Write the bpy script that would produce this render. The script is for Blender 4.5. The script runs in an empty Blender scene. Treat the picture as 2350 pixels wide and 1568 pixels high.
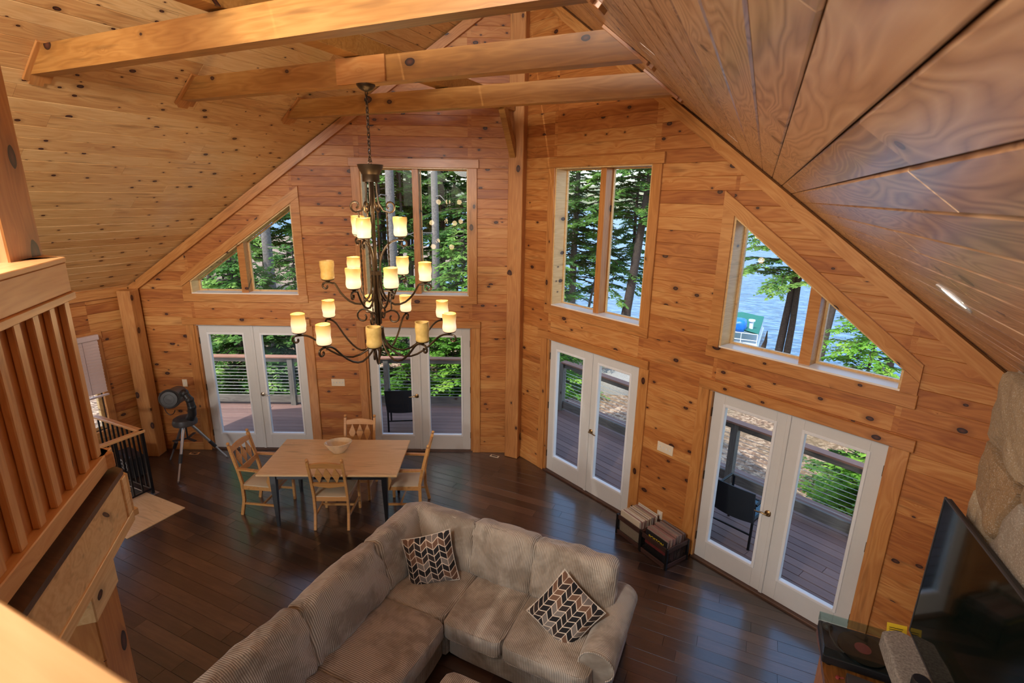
import bpy, math, random
import numpy as np
from mathutils import Vector, Matrix, noise as mnoise
random.seed(7)
C = bpy.context.scene.collection
S = bpy.context.scene
PI = math.pi
R = math.radians

# ------------------------------------------------------------------ camera
cam_d = bpy.data.cameras.new('camera'); cam = bpy.data.objects.new('camera', cam_d); C.objects.link(cam); S.camera = cam
CAM = Vector((3.1804, -7.0596, 4.0366))
def cam_axes(yaw, pitch, roll):
    F = Vector((math.sin(yaw)*math.cos(pitch), math.cos(yaw)*math.cos(pitch), -math.sin(pitch)))
    Rt = Vector((math.cos(yaw), -math.sin(yaw), 0)); U = Rt.cross(F)
    c, s = math.cos(roll), math.sin(roll)
    return F, Rt*c + U*s, U*c - Rt*s
F_, R_, U_ = cam_axes(-0.4327, 0.2722, 0.0168)
cam.matrix_world = Matrix(((R_.x, U_.x, -F_.x, CAM.x), (R_.y, U_.y, -F_.y, CAM.y), (R_.z, U_.z, -F_.z, CAM.z), (0, 0, 0, 1)))
cam_d.sensor_width = 36; cam_d.lens = 1201.96*36/2350; cam_d.clip_start = 0.02; cam_d.clip_end = 3000
cam_d.dof.use_dof = True; cam_d.dof.focus_distance = 5.5; cam_d.dof.aperture_fstop = 7.0

# ------------------------------------------------------------------ sky, sun, exposure
w = bpy.data.worlds.new('sky'); S.world = w; w.use_nodes = True
wn = w.node_tree.nodes; wl = w.node_tree.links
sky = wn.new('ShaderNodeTexSky'); sky.sky_type = 'NISHITA'; sky.sun_disc = False
sky.sun_elevation = R(52); sky.sun_rotation = R(200); sky.air_density = 1.0; sky.dust_density = 1.2; sky.ozone_density = 1.5
wn['Background'].inputs['Strength'].default_value = 0.42
wl.new(sky.outputs[0], wn['Background'].inputs['Color'])
sd = bpy.data.lights.new('sun', 'SUN'); sd.energy = 3.4; sd.angle = R(0.6); sd.color = (1, 0.95, 0.86)
sun = bpy.data.objects.new('sun', sd); C.objects.link(sun)
az, el = R(200), R(56)     # the sun stands behind the house, high
sdir = Vector((math.sin(az)*math.cos(el), math.cos(az)*math.cos(el), math.sin(el)))
sun.rotation_euler = sdir.to_track_quat('Z', 'Y').to_euler()
S.view_settings.view_transform = 'Standard'; S.view_settings.look = 'None'
S.view_settings.exposure = 0.40; S.view_settings.gamma = 1.0
try: S.view_settings.use_curve_mapping = False
except Exception: pass
# unseen fill lights, added behind the camera to brighten the room
def lamp(name, loc, power, size, color=(1, 0.95, 0.9), kind='POINT'):
    d = bpy.data.lights.new(name, kind); d.energy = power; d.color = color
    if kind == 'POINT': d.shadow_soft_size = size
    else: d.shape = 'DISK'; d.size = size
    o = bpy.data.objects.new(name, d); C.objects.link(o); o.location = loc
    return o
LOFT_W, AREA_W = 115, 270
for lx, ly in ((-1.6, -8.6), (1.2, -9.0), (2.4, -8.4)):
    lamp('loft_fill', (lx, ly, 5.0), LOFT_W, 0.45)  # added fill points in the unseen loft, without fittings
a1 = lamp('left_slope_fill', (1.3, -8.3, 5.45), AREA_W, 1.0, (1, 0.95, 0.9), 'AREA')  # added area fill, aimed at the left ceiling slope
a1.rotation_euler = (Vector((1.3, -8.3, 5.45))-Vector((-3.0, -4.0, 3.9))).to_track_quat('Z', 'Y').to_euler()
lamp('guard_face_fill', (3.35, -7.95, 3.80), 34, .16)  # added to brighten the face of the loft guard
a2 = lamp('hall_fill', (-1.5, -9.2, 2.35), 130, 1.2, (1, 0.96, 0.92), 'AREA'); a2.rotation_euler = (R(35), 0, 0)  # added area fill below the loft, out of view

# ================================================================== materials
def mat(name):
    m = bpy.data.materials.new(name); m.use_nodes = True
    nt = m.node_tree; b = nt.nodes['Principled BSDF']
    return m, nt, b
class NG:
    """tiny helper to wire nodes"""
    def __init__(s, nt): s.nt = nt; s.l = nt.links
    def n(s, t, **k):
        x = s.nt.nodes.new(t)
        for a, v in k.items(): setattr(x, a, v)
        return x
    def c(s, a, b): s.l.new(a, b)
    def math(s, op, a, b=None, c=None, clamp=False):
        x = s.n('ShaderNodeMath', operation=op, use_clamp=clamp)
        for i, v in enumerate((a, b, c)):
            if v is None: continue
            if isinstance(v, (int, float)): x.inputs[i].default_value = v
            else: s.c(v, x.inputs[i])
        return x.outputs[0]
    def vmath(s, op, a, b):
        x = s.n('ShaderNodeVectorMath', operation=op)
        for i, v in enumerate((a, b)):
            if isinstance(v, (tuple, list)): x.inputs[i].default_value = v
            else: s.c(v, x.inputs[i])
        return x.outputs[0]
    def mix(s, f, a, b, mode='MIX'):
        x = s.n('ShaderNodeMix', data_type='RGBA', blend_type=mode)
        for v, i in ((f, 0), (a, 6), (b, 7)):
            if isinstance(v, (int, float)): x.inputs[i].default_value = v
            elif isinstance(v, (tuple, list)): x.inputs[i].default_value = (*v, 1) if len(v) == 3 else v
            else: s.c(v, x.inputs[i])
        return x.outputs[2]
    def ramp(s, f, stops, interp='LINEAR'):
        x = s.n('ShaderNodeValToRGB'); x.color_ramp.interpolation = interp
        e = x.color_ramp.elements
        while len(e) > 1: e.remove(e[0])
        e[0].position = stops[0][0]; e[0].color = (*stops[0][1], 1)
        for p_, c_ in stops[1:]:
            q = e.new(p_); q.color = (*c_, 1)
        s.c(f, x.inputs[0]); return x.outputs[0]
    def noise(s, vec, scale, detail=3, rough=0.5, dist=0.0, dim='3D'):
        x = s.n('ShaderNodeTexNoise', noise_dimensions=dim)
        x.inputs['Scale'].default_value = scale; x.inputs['Detail'].default_value = detail
        x.inputs['Roughness'].default_value = rough; x.inputs['Distortion'].default_value = dist
        if vec is not None: s.c(vec, x.inputs['Vector'])
        return x.outputs[0]
    def obj(s): return s.n('ShaderNodeTexCoord').outputs['Object']
    def rnd(s): return s.n('ShaderNodeObjectInfo').outputs['Random']
    def bump(s, h, strength, dist=0.01):
        x = s.n('ShaderNodeBump'); x.inputs['Strength'].default_value = strength; x.inputs['Distance'].default_value = dist
        s.c(h, x.inputs['Height']); return x.outputs[0]
def srgb(r, g, b):
    f = lambda c: c/12.92 if c <= 0.04045 else ((c+0.055)/1.055)**2.4
    return tuple(f(x/255) for x in (r, g, b))

def plain(name, col, rough=0.5, metal=0.0, coat=0.0, bump=0, bscale=80, var=0.0, spec=0.5):
    m, nt, b = mat(name); g = NG(nt)
    b.inputs['Roughness'].default_value = rough; b.inputs['Metallic'].default_value = metal
    b.inputs['Coat Weight'].default_value = coat; b.inputs['Specular IOR Level'].default_value = spec
    n = g.noise(g.obj(), bscale if bump else 9, 4, 0.6)
    v = var if var else 0.06
    dark = tuple(c*(1-v) for c in col); lite = tuple(min(1, c*(1+v)) for c in col)
    g.c(g.ramp(n, [(0.3, dark), (0.7, lite)]), b.inputs['Base Color'])
    if bump: g.c(g.bump(n, bump, 0.004), b.inputs['Normal'])
    return m

def pine(name, light, mid, dark, knots=0.55, rough=0.38, coat=0.25, knot_scale=1.0, tint=0.5, axis='X', crough=0.25, ringw=0.20, ringn=9.0):
    """knotty pine; the grain runs along the object's local axis"""
    m, nt, b = mat(name); g = NG(nt)
    o = g.obj(); r = g.rnd()
    if axis != 'X':
        sp0 = g.n('ShaderNodeSeparateXYZ'); g.c(o, sp0.inputs[0])
        cb0 = g.n('ShaderNodeCombineXYZ')
        order = {'Y': (1, 0, 2), 'Z': (2, 0, 1)}[axis]
        for i, k in enumerate(order): g.c(sp0.outputs[k], cb0.inputs[i])
        o = cb0.outputs[0]
    off = g.n('ShaderNodeCombineXYZ')
    g.c(g.math('MULTIPLY', r, 71.3), off.inputs[0]); g.c(g.math('MULTIPLY', r, 37.7), off.inputs[1]); g.c(g.math('MULTIPLY', r, 53.1), off.inputs[2])
    v = g.vmath('ADD', o, off.outputs[0])
    # knots : scaled cells
    sk = g.n('ShaderNodeSeparateXYZ'); g.c(v, sk.inputs[0])
    ck = g.n('ShaderNodeCombineXYZ'); g.c(g.math('MULTIPLY', sk.outputs[0], 3.1*knot_scale), ck.inputs[0])
    g.c(g.math('MULTIPLY', g.math('ADD', sk.outputs[1], sk.outputs[2]), 5.0*knot_scale), ck.inputs[1])
    kv = ck.outputs[0]
    vo = g.n('ShaderNodeTexVoronoi', voronoi_dimensions='2D', feature='F1'); vo.inputs['Scale'].default_value = 1.0
    vo.inputs['Randomness'].default_value = 1.0; g.c(kv, vo.inputs['Vector'])
    d = vo.outputs['Distance']
    cs = g.n('ShaderNodeSeparateColor'); g.c(vo.outputs['Color'], cs.inputs[0])
    wob = g.noise(kv, 5.0, 2, 0.5)
    d2 = g.math('ADD', d, g.math('MULTIPLY', g.math('SUBTRACT', wob, 0.5), 0.05))
    rad = g.math('ADD', g.math('MULTIPLY', g.math('POWER', cs.outputs[0], 1.6), 0.085), 0.035)
    clus = g.noise(v, 0.9, 1)
    rad = g.math('MULTIPLY', rad, g.math('GREATER_THAN', g.math('ADD', cs.outputs[1], g.math('MULTIPLY', g.math('SUBTRACT', clus, 0.5), 1.6)), (1.04-knots) if knots > 0 else 9))
    rad = g.math('ADD', rad, 0.0001)
    q = g.math('DIVIDE', d2, rad)                       # 1 at the knot's rim
    # grain, bent round the knots
    bend = g.math('DIVIDE', 0.10, g.math('ADD', d, 0.12))
    sx = g.n('ShaderNodeSeparateXYZ'); g.c(v, sx.inputs[0])
    gv = g.n('ShaderNodeCombineXYZ')
    g.c(g.math('MULTIPLY', sx.outputs[0], 0.9), gv.inputs[0])
    g.c(g.math('ADD', g.math('MULTIPLY', sx.outputs[1], 9.0), bend), gv.inputs[1])
    g.c(g.math('MULTIPLY', sx.outputs[2], 9.0), gv.inputs[2])
    n1 = g.noise(gv.outputs[0], 0.9, 2, 0.5)
    rings = g.math('FRACT', g.math('MULTIPLY', n1, ringn))
    rings = g.math('ABSOLUTE', g.math('SUBTRACT', g.math('MULTIPLY', rings, 2), 1))
    n2 = g.noise(g.vmath('MULTIPLY', v, (2.0, 60, 60)), 1.6, 3, 0.6)
    n3 = g.noise(g.vmath('MULTIPLY', v, (0.7, 3.0, 3.0)), 1.0, 3, 0.55)
    f = g.math('ADD', g.math('MULTIPLY', rings, ringw), g.math('MULTIPLY', n2, 0.28))
    f = g.math('ADD', f, g.math('MULTIPLY', n3, 0.55))
    f = g.math('ADD', f, g.math('MULTIPLY', g.math('SUBTRACT', g.math('FRACT', g.math('MULTIPLY', r, 17.0)), 0.5), tint*0.55))
    col = g.ramp(f, [(0.22, light), (0.52, mid), (0.85, dark)])
    # streaks that trail the knots
    tv = g.vmath('MULTIPLY', v, (1.1, 11, 11))
    st = g.noise(tv, 1.4, 2, 0.6)
    stm = g.math('MULTIPLY', g.ramp(st, [(0.60, (0, 0, 0)), (0.72, (1, 1, 1))]), 0.42)
    col = g.mix(stm, col, tuple(c*0.42 for c in dark))
    halo = g.math('SUBTRACT', 1.0, g.math('MULTIPLY', g.math('SUBTRACT', q, 1.0), 0.55), clamp=True)
    halo = g.math('MULTIPLY', halo, 0.55)
    col = g.mix(halo, col, tuple(c*0.62 for c in dark))
    kin = g.math('LESS_THAN', q, 1.0)
    kring = g.ramp(q, [(0.0, srgb(96, 52, 34)), (0.5, srgb(70, 36, 25)), (0.85, srgb(38, 20, 16)), (1.0, srgb(30, 17, 14))])
    col = g.mix(kin, col, kring)
    g.c(col, b.inputs['Base Color'])
    b.inputs['Roughness'].default_value = rough; b.inputs['Coat Weight'].default_value = coat; b.inputs['Coat Roughness'].default_value = crough
    hb = g.math('ADD', g.math('MULTIPLY', rings, 0.4), g.math('MULTIPLY', n2, 0.6))
    g.c(g.bump(hb, 0.10, 0.003), b.inputs['Normal'])
    return m
M = {}
M['wall'] = pine('knotty_pine_wall', srgb(204, 148, 84), srgb(180, 113, 54), srgb(142, 76, 30), 0.55, tint=0.6, rough=0.48, coat=0.12)
M['ceil'] = pine('pine_ceiling', srgb(230, 192, 134), srgb(216, 170, 110), srgb(188, 132, 76), 0.60, knot_scale=1.25, rough=0.36, coat=0.5, tint=0.45, crough=0.18)
M['ceil_r'] = pine('pine_ceiling_close', srgb(222, 192, 154), srgb(196, 160, 124), srgb(132, 96, 68), 0.45, rough=0.33, coat=0.5, tint=0.5, knot_scale=0.8, crough=0.22, ringw=0.34, ringn=20.0)
M['trim'] = pine('pine_trim', srgb(206, 150, 88), srgb(186, 124, 64), srgb(160, 98, 46), 0.35, tint=0.3, knot_scale=0.8)
M['trimz'] = pine('pine_trim_upright', srgb(206, 150, 88), srgb(186, 124, 64), srgb(160, 98, 46), 0.35, tint=0.3, axis='Z', knot_scale=0.8)
M['beam'] = pine('pine_beam', srgb(190, 140, 74), srgb(168, 116, 54), srgb(140, 90, 40), 0.5, tint=0.2, knot_scale=0.62, rough=0.45, coat=0.1)
M['beamz'] = pine('pine_post', srgb(202, 148, 88), srgb(184, 124, 68), srgb(160, 100, 52), 0.5, tint=0.2, axis='Z', knot_scale=0.62, rough=0.45, coat=0.1)
M['jamb'] = pine('pale_pine_jamb', srgb(228, 196, 140), srgb(214, 176, 120), srgb(196, 150, 96), 0.3, tint=0.2, axis='Z')
M['guard'] = pine('guard_pine', srgb(224, 174, 116), srgb(212, 156, 98), srgb(188, 126, 72), 0.35, tint=0.3, knot_scale=0.8, rough=0.5)
M['guardz'] = pine('guard_batten_pine', srgb(224, 174, 116), srgb(212, 156, 98), srgb(188, 126, 72), 0.3, tint=0.3, axis='Z', knot_scale=0.9, rough=0.5)
M['backz'] = pine('guard_board_pine', srgb(218, 156, 88), srgb(204, 136, 70), srgb(174, 104, 50), 0.3, tint=0.3, axis='Z', knot_scale=0.8, rough=0.5)
M['fascia'] = pine('fascia_pine', srgb(236, 204, 152), srgb(224, 184, 130), srgb(198, 148, 96), 0.5, tint=0.2, knot_scale=0.7, rough=0.5)
M['maple'] = pine('maple_furniture', srgb(232, 200, 152), srgb(222, 186, 136), srgb(206, 166, 114), 0.0, tint=0.15, rough=0.35)
M['chair_wood'] = pine('chair_maple', srgb(216, 164, 98), srgb(204, 148, 84), srgb(186, 128, 70), 0.0, tint=0.1, rough=0.4)
M['landing'] = pine('oak_landing', srgb(240, 212, 168), srgb(228, 194, 146), srgb(204, 164, 116), 0.0, tint=0.2, rough=0.4)
M['darkledge'] = pine('dark_ledge_wood', srgb(98, 66, 48), srgb(78, 50, 36), srgb(50, 32, 25), 0.2, tint=0.2, rough=0.4)
M['crate'] = pine('crate_wood', srgb(74, 44, 34), srgb(58, 34, 27), srgb(38, 22, 18), 0.0, tint=0.2, rough=0.55, coat=0)
M['live'] = pine('live_edge_slab', srgb(176, 118, 58), srgb(128, 82, 40), srgb(60, 40, 26), 0.4, tint=0.2, rough=0.25, knot_scale=0.6, axis='Y')

def floor_mat():
    m, nt, b = mat('dark_hardwood'); g = NG(nt); o = g.obj(); r = g.rnd()
    off = g.n('ShaderNodeCombineXYZ'); g.c(g.math('MULTIPLY', r, 61.0), off.inputs[0]); g.c(g.math('MULTIPLY', r, 23.0), off.inputs[1])
    v = g.vmath('ADD', o, off.outputs[0])
    n1 = g.noise(g.vmath('MULTIPLY', v, (1.5, 16, 1)), 1.6, 4, 0.6)
    n2 = g.noise(g.vmath('MULTIPLY', v, (2.2, 5, 1)), 1.2, 3, 0.6)
    f = g.math('ADD', g.math('MULTIPLY', n1, 0.45), g.math('MULTIPLY', n2, 0.45))
    f = g.math('ADD', f, g.math('MULTIPLY', g.math('SUBTRACT', r, 0.45), 0.42))
    g.c(g.ramp(f, [(0.25, srgb(38, 26, 22)), (0.5, srgb(62, 43, 34)), (0.75, srgb(92, 66, 50))]), b.inputs['Base Color'])
    b.inputs['Roughness'].default_value = 0.30; b.inputs['Specular IOR Level'].default_value = 0.7
    b.inputs['Coat Weight'].default_value = 0.8; b.inputs['Coat Roughness'].default_value = 0.16; b.inputs['Coat IOR'].default_value = 1.65
    sc = g.noise(g.vmath('MULTIPLY', v, (5, 26, 1)), 1.0, 2, 0.5)
    g.c(g.bump(sc, 0.22, 0.006), b.inputs['Normal'])
    return m
M['floor'] = floor_mat()
M['gap'] = plain('dark_gap', srgb(60, 34, 20), 0.8)
M['gapf'] = plain('dark_floor_gap', srgb(16, 11, 9), 0.7)
M['white'] = plain('white_door_paint', srgb(206, 204, 200), 0.35, var=0.015)
M['white2'] = plain('white_moulding', srgb(224, 224, 224), 0.35, var=0.015)
M['plate'] = plain('ivory_plate', srgb(222, 208, 184), 0.4, var=0.02)
M['blind'] = plain('blind_slats', srgb(214, 196, 192), 0.5, var=0.03)
M['sill'] = plain('pale_sill', srgb(232, 222, 206), 0.35, var=0.03)
M['nickel'] = plain('satin_nickel', srgb(190, 182, 168), 0.25, 1.0)
M['brass'] = plain('aged_brass', srgb(150, 122, 84), 0.28, 1.0)
M['bronze'] = plain('oil_rubbed_bronze', srgb(74, 60, 44), 0.38, 0.75, var=0.25)
M['hinge'] = plain('hinge_metal', srgb(70, 56, 46), 0.4, 0.8)
M['black'] = plain('black_paint', srgb(22, 23, 27), 0.32)
M['blackmetal'] = plain('black_metal', srgb(18, 18, 20), 0.4, 0.3)
M['blackplastic'] = plain('black_plastic', srgb(32, 32, 35), 0.38)
M['greyplastic'] = plain('grey_plastic', srgb(62, 60, 62), 0.42)
M['alu'] = plain('aluminium_tube', srgb(178, 178, 180), 0.28, 0.9)
M['wicker'] = plain('black_wicker', srgb(34, 36, 42), 0.6, bump=0.6, bscale=150, var=0.3)
M['strap'] = plain('blue_grey_strap', srgb(96, 132, 146), 0.55, var=0.1)
M['seatpad'] = plain('cream_seat_fabric', srgb(206, 190, 160), 0.9, bump=0.3, bscale=260, var=0.06)
M['marble'] = plain('cream_onyx', srgb(226, 206, 172), 0.2, var=0.18)
M['granite'] = plain('grey_granite', srgb(150, 145, 138), 0.75, bump=0.8, bscale=75, var=0.42)
M['mortar'] = plain('mortar', srgb(146, 136, 122), 0.95, bump=0.6, bscale=60, var=0.12)
M['weather'] = pine('weathered_deck_wood', srgb(150, 142, 132), srgb(122, 114, 106), srgb(92, 84, 78), 0.15, tint=0.3, rough=0.85, coat=0, axis='X')
M['weatherz'] = pine('weathered_post_wood', srgb(150, 140, 126), srgb(122, 110, 98), srgb(90, 80, 70), 0.2, tint=0.3, rough=0.85, coat=0, axis='Z')
M['deckcap'] = plain('rail_cap_composite', srgb(158, 112, 92), 0.6, var=0.08)
M['cable'] = plain('steel_cable', srgb(200, 200, 200), 0.35, 0.8)
M['boatwhite'] = plain('boat_white', srgb(226, 228, 230), 0.4)
M['tarp'] = plain('blue_tarp', srgb(26, 116, 206), 0.45, bump=0.5, bscale=14, var=0.15)
M['canvas'] = plain('green_canvas', srgb(22, 108, 92), 0.7, bump=0.3, bscale=10, var=0.12)
M['paper'] = plain('record_sleeve_cream', srgb(196, 180, 156), 0.6, var=0.05)
M['yellow'] = plain('yellow_card', srgb(224, 190, 44), 0.5)
M['label_red'] = plain('record_label_red', srgb(150, 62, 60), 0.5)
M['vinyl'] = plain('black_vinyl', srgb(16, 20, 22), 0.22)
M['stonebase'] = None

def deck_mat():
    m, nt, b = mat('deck_composite'); g = NG(nt); o = g.obj(); r = g.rnd()
    n = g.noise(g.vmath('MULTIPLY', o, (2, 40, 1)), 1.5, 3, 0.6)
    f = g.math('ADD', g.math('MULTIPLY', n, 0.6), g.math('MULTIPLY', r, 0.3))
    g.c(g.ramp(f, [(0.2, srgb(112, 84, 78)), (0.5, srgb(134, 102, 93)), (0.8, srgb(152, 118, 106))]), b.inputs['Base Color'])
    b.inputs['Roughness'].default_value = 0.6; return m
M['deck'] = deck_mat()

def stone_mat():
    m, nt, b = mat('field_stone'); g = NG(nt); o = g.obj(); r = g.rnd()
    base = g.ramp(g.math('FRACT', g.math('MULTIPLY', r, 13.7)), [(0.0, srgb(168, 156, 140)), (0.25, srgb(138, 134, 130)), (0.45, srgb(182, 160, 128)), (0.65, srgb(150, 142, 132)), (0.85, srgb(172, 140, 100)), (1.0, srgb(126, 128, 128))], 'CONSTANT')
    n = g.noise(o, 22, 5, 0.7); n2 = g.noise(o, 130, 3, 0.7)
    col = g.mix(g.math('MULTIPLY', n, 0.55), base, srgb(96, 84, 70))
    col = g.mix(g.math('MULTIPLY', g.math('GREATER_THAN', n2, 0.58), 0.45), col, srgb(210, 204, 192))
    g.c(col, b.inputs['Base Color']); b.inputs['Roughness'].default_value = 0.9
    g.c(g.bump(g.math('ADD', g.math('MULTIPLY', n, 0.8), g.math('MULTIPLY', n2, 0.25)), 0.9, 0.02), b.inputs['Normal'])
    return m
M['stone'] = stone_mat()

def cord(name, axis, scale=440.0, contrast=0.62):
    """corduroy: ribs across the given local axis, suede sheen painted in as patches"""
    m, nt, b = mat(name); g = NG(nt); o = g.obj(); r = g.rnd()
    sp = g.n('ShaderNodeSeparateXYZ')
    wv = g.n('ShaderNodeTexNoise'); wv.inputs['Scale'].default_value = 3.0; g.c(o, wv.inputs['Vector'])
    vv = g.vmath('ADD', o, g.vmath('MULTIPLY', wv.outputs['Color'], (0.02, 0.02, 0.02)))
    g.c(vv, sp.inputs[0])
    t = sp.outputs['XYZ'.index(axis)]
    s = g.math('SINE', g.math('MULTIPLY', t, scale))
    rib = g.math('ADD', g.math('MULTIPLY', s, 0.5), 0.5)
    off = g.n('ShaderNodeCombineXYZ'); g.c(g.math('MULTIPLY', r, 31.0), off.inputs[0])
    nn = g.noise(g.vmath('ADD', o, off.outputs[0]), 3.2, 4, 0.6, 0.4)
    patch = g.ramp(nn, [(0.40, (0.0, 0.0, 0.0)), (0.56, (1, 1, 1))])  # suede sheen put into the colour as mottling
    lite = g.mix(patch, srgb(168, 155, 138), srgb(212, 201, 184))
    drk = g.mix(patch, srgb(120, 107, 93), srgb(134, 120, 105))
    col = g.mix(g.math('MULTIPLY', rib, contrast+0.35), drk, lite)
    g.c(col, b.inputs['Base Color']); b.inputs['Roughness'].default_value = 0.9
    b.inputs['Sheen Weight'].default_value = 0.35; b.inputs['Sheen Roughness'].default_value = 0.4
    b.inputs['Specular IOR Level'].default_value = 0.2
    wr = g.noise(g.vmath('MULTIPLY', o, (1, 1, 1)), 7.0, 3, 0.5, 0.8)
    h = g.math('ADD', g.math('MULTIPLY', rib, 0.16), g.math('MULTIPLY', wr, 2.4))
    g.c(g.bump(h, 0.55, 0.014), b.inputs['Normal'])
    return m
M['cordx'] = cord('corduroy_across_x', 'X'); M['cordy'] = cord('corduroy_across_y', 'Y')

def chevron():
    m, nt, b = mat('chevron_fabric'); g = NG(nt); o = g.obj()
    sp = g.n('ShaderNodeSeparateXYZ'); g.c(o, sp.inputs[0])
    u = g.math('MULTIPLY', g.math('ADD', sp.outputs[0], 2.0), 18.5)
    colid = g.math('FLOOR', u); fu = g.math('FRACT', u)
    par = g.math('SUBTRACT', g.math('MULTIPLY', g.math('FRACT', g.math('MULTIPLY', colid, 0.5)), 4), 1)    # -1 / +1
    slope = g.math('MULTIPLY', g.math('MULTIPLY', g.math('SUBTRACT', fu, 0.5), par), 0.75)
    v = g.math('ADD', g.math('MULTIPLY', g.math('ADD', sp.outputs[2], 2.0), 18.0), slope)
    rowid = g.math('FLOOR', v); fv = g.math('FRACT', v)
    l1 = g.math('LESS_THAN', fv, 0.15)
    l2 = g.math('GREATER_THAN', g.math('ABSOLUTE', g.math('SUBTRACT', fu, 0.5)), 0.455)
    line = g.math('MAXIMUM', l1, l2)
    pair = g.math('FLOOR', g.math('MULTIPLY', g.math('ADD', colid, rowid), 0.5))
    cv = g.n('ShaderNodeCombineXYZ'); g.c(pair, cv.inputs[0]); g.c(rowid, cv.inputs[1])
    wn_ = g.n('ShaderNodeTexWhiteNoise', noise_dimensions='3D'); g.c(cv.outputs[0], wn_.inputs['Vector'])
    cc = g.ramp(wn_.outputs['Value'], [(0, srgb(24, 20, 22)), (0.35, srgb(50, 38, 34)), (0.6, srgb(116, 84, 64)), (0.78, srgb(128, 118, 110)), (0.9, srgb(34, 30, 32))], 'CONSTANT')
    g.c(g.mix(line, cc, srgb(222, 204, 182)), b.inputs['Base Color']); b.inputs['Roughness'].default_value = 0.85
    return m
M['chevron'] = chevron()

def candle_mat(name, lit):
    m, nt, b = mat(name); g = NG(nt)
    sp = g.n('ShaderNodeSeparateXYZ'); g.c(g.obj(), sp.inputs[0])
    t = g.math('DIVIDE', sp.outputs[2], 0.17)
    n = g.noise(g.obj(), 30, 3)
    if lit:
        g.c(g.ramp(t, [(0.0, srgb(236, 206, 150)), (1, srgb(214, 166, 84))]), b.inputs['Base Color'])
        e = g.ramp(t, [(0.0, (1.0, 0.70, 0.42)), (0.35, (1.0, 0.90, 0.68)), (0.58, (0.95, 0.66, 0.32)), (0.85, (0.42, 0.24, 0.06)), (1.0, (0.25, 0.14, 0.03))])
        g.c(e, b.inputs['Emission Color']); b.inputs['Emission Strength'].default_value = 0.62
    else:
        g.c(g.ramp(n, [(0.3, srgb(206, 170, 92)), (0.7, srgb(222, 188, 112))]), b.inputs['Base Color'])
    b.inputs['Roughness'].default_value = 0.35
    return m
M['candle'] = candle_mat('amber_glass_lit', True); M['candle0'] = candle_mat('amber_glass_unlit', False)
def glass(name, tint=(0.96, 0.98, 0.97), refl=0.12):
    m = bpy.data.materials.new(name); m.use_nodes = True; nt = m.node_tree; g = NG(nt)
    nt.nodes.remove(nt.nodes['Principled BSDF']); out = nt.nodes['Material Output']
    t = g.n('ShaderNodeBsdfTransparent'); t.inputs[0].default_value = (*tint, 1)
    gl = g.n('ShaderNodeBsdfGlossy'); gl.inputs['Roughness'].default_value = 0.0; gl.inputs[0].default_value = (1, 1, 1, 1)
    fr = g.n('ShaderNodeFresnel'); fr.inputs['IOR'].default_value = 1.35
    ff = g.math('MULTIPLY', fr.outputs[0], g.math('SUBTRACT', 1.0, g.n('ShaderNodeNewGeometry').outputs['Backfacing']))
    mx = g.n('ShaderNodeMixShader'); g.c(ff, mx.inputs[0]); g.c(t.outputs[0], mx.inputs[1]); g.c(gl.outputs[0], mx.inputs[2])
    g.c(mx.outputs[0], out.inputs['Surface']); return m
M['glass'] = glass('window_glass'); M['lid'] = glass('smoked_acrylic', (0.80, 0.88, 0.88))
def tv_mat():
    m, nt, b = mat('tv_screen'); b.inputs['Base Color'].default_value = (*srgb(14, 22, 18), 1)
    b.inputs['Roughness'].default_value = 0.06; b.inputs['Specular IOR Level'].default_value = 0.35
    b.inputs['Coat Weight'].default_value = 0.1; b.inputs['Coat Roughness'].default_value = 0.02; return m
M['tv'] = tv_mat()
def emit(name, col, s):
    m, nt, b = mat(name); b.inputs['Base Color'].default_value = (*col, 1); b.inputs['Emission Color'].default_value = (*col, 1)
    b.inputs['Emission Strength'].default_value = s; return m
M['lampon'] = emit('recessed_lamp_on', (1, 0.93, 0.8), 6.0)

def leaf_mat(name, a, bcol, c):
    m, nt, b = mat(name); g = NG(nt); r = g.rnd()
    n = g.noise(g.n('ShaderNodeNewGeometry').outputs['Position'], 1.6, 3, 0.6)
    f = g.math('ADD', n, g.math('MULTIPLY', g.math('SUBTRACT', r, 0.5), 0.25))
    g.c(g.ramp(f, [(0.3, a), (0.52, bcol), (0.72, c)]), b.inputs['Base Color'])
    b.inputs['Roughness'].default_value = 0.6; b.inputs['Specular IOR Level'].default_value = 0.25
    tr = g.n('ShaderNodeBsdfTranslucent'); g.c(g.ramp(f, [(0.3, bcol), (0.7, c)]), tr.inputs[0])
    mx = g.n('ShaderNodeMixShader'); mx.inputs[0].default_value = 0.35
    g.c(b.outputs[0], mx.inputs[1]); g.c(tr.outputs[0], mx.inputs[2]); g.c(mx.outputs[0], nt.nodes['Material Output'].inputs['Surface'])
    return m
M['leaf'] = leaf_mat('hemlock_leaf', srgb(50, 84, 40), srgb(94, 134, 62), srgb(154, 186, 92))
M['leafb'] = leaf_mat('fresh_hemlock_leaf', srgb(70, 112, 40), srgb(108, 158, 56), srgb(170, 206, 84))
M['bark'] = plain('grey_bark', srgb(122, 112, 106), 0.95, bump=1.0, bscale=26, var=0.35)
M['barkd'] = plain('dark_bark', srgb(74, 62, 56), 0.95, bump=1.0, bscale=26, var=0.35)

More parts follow.
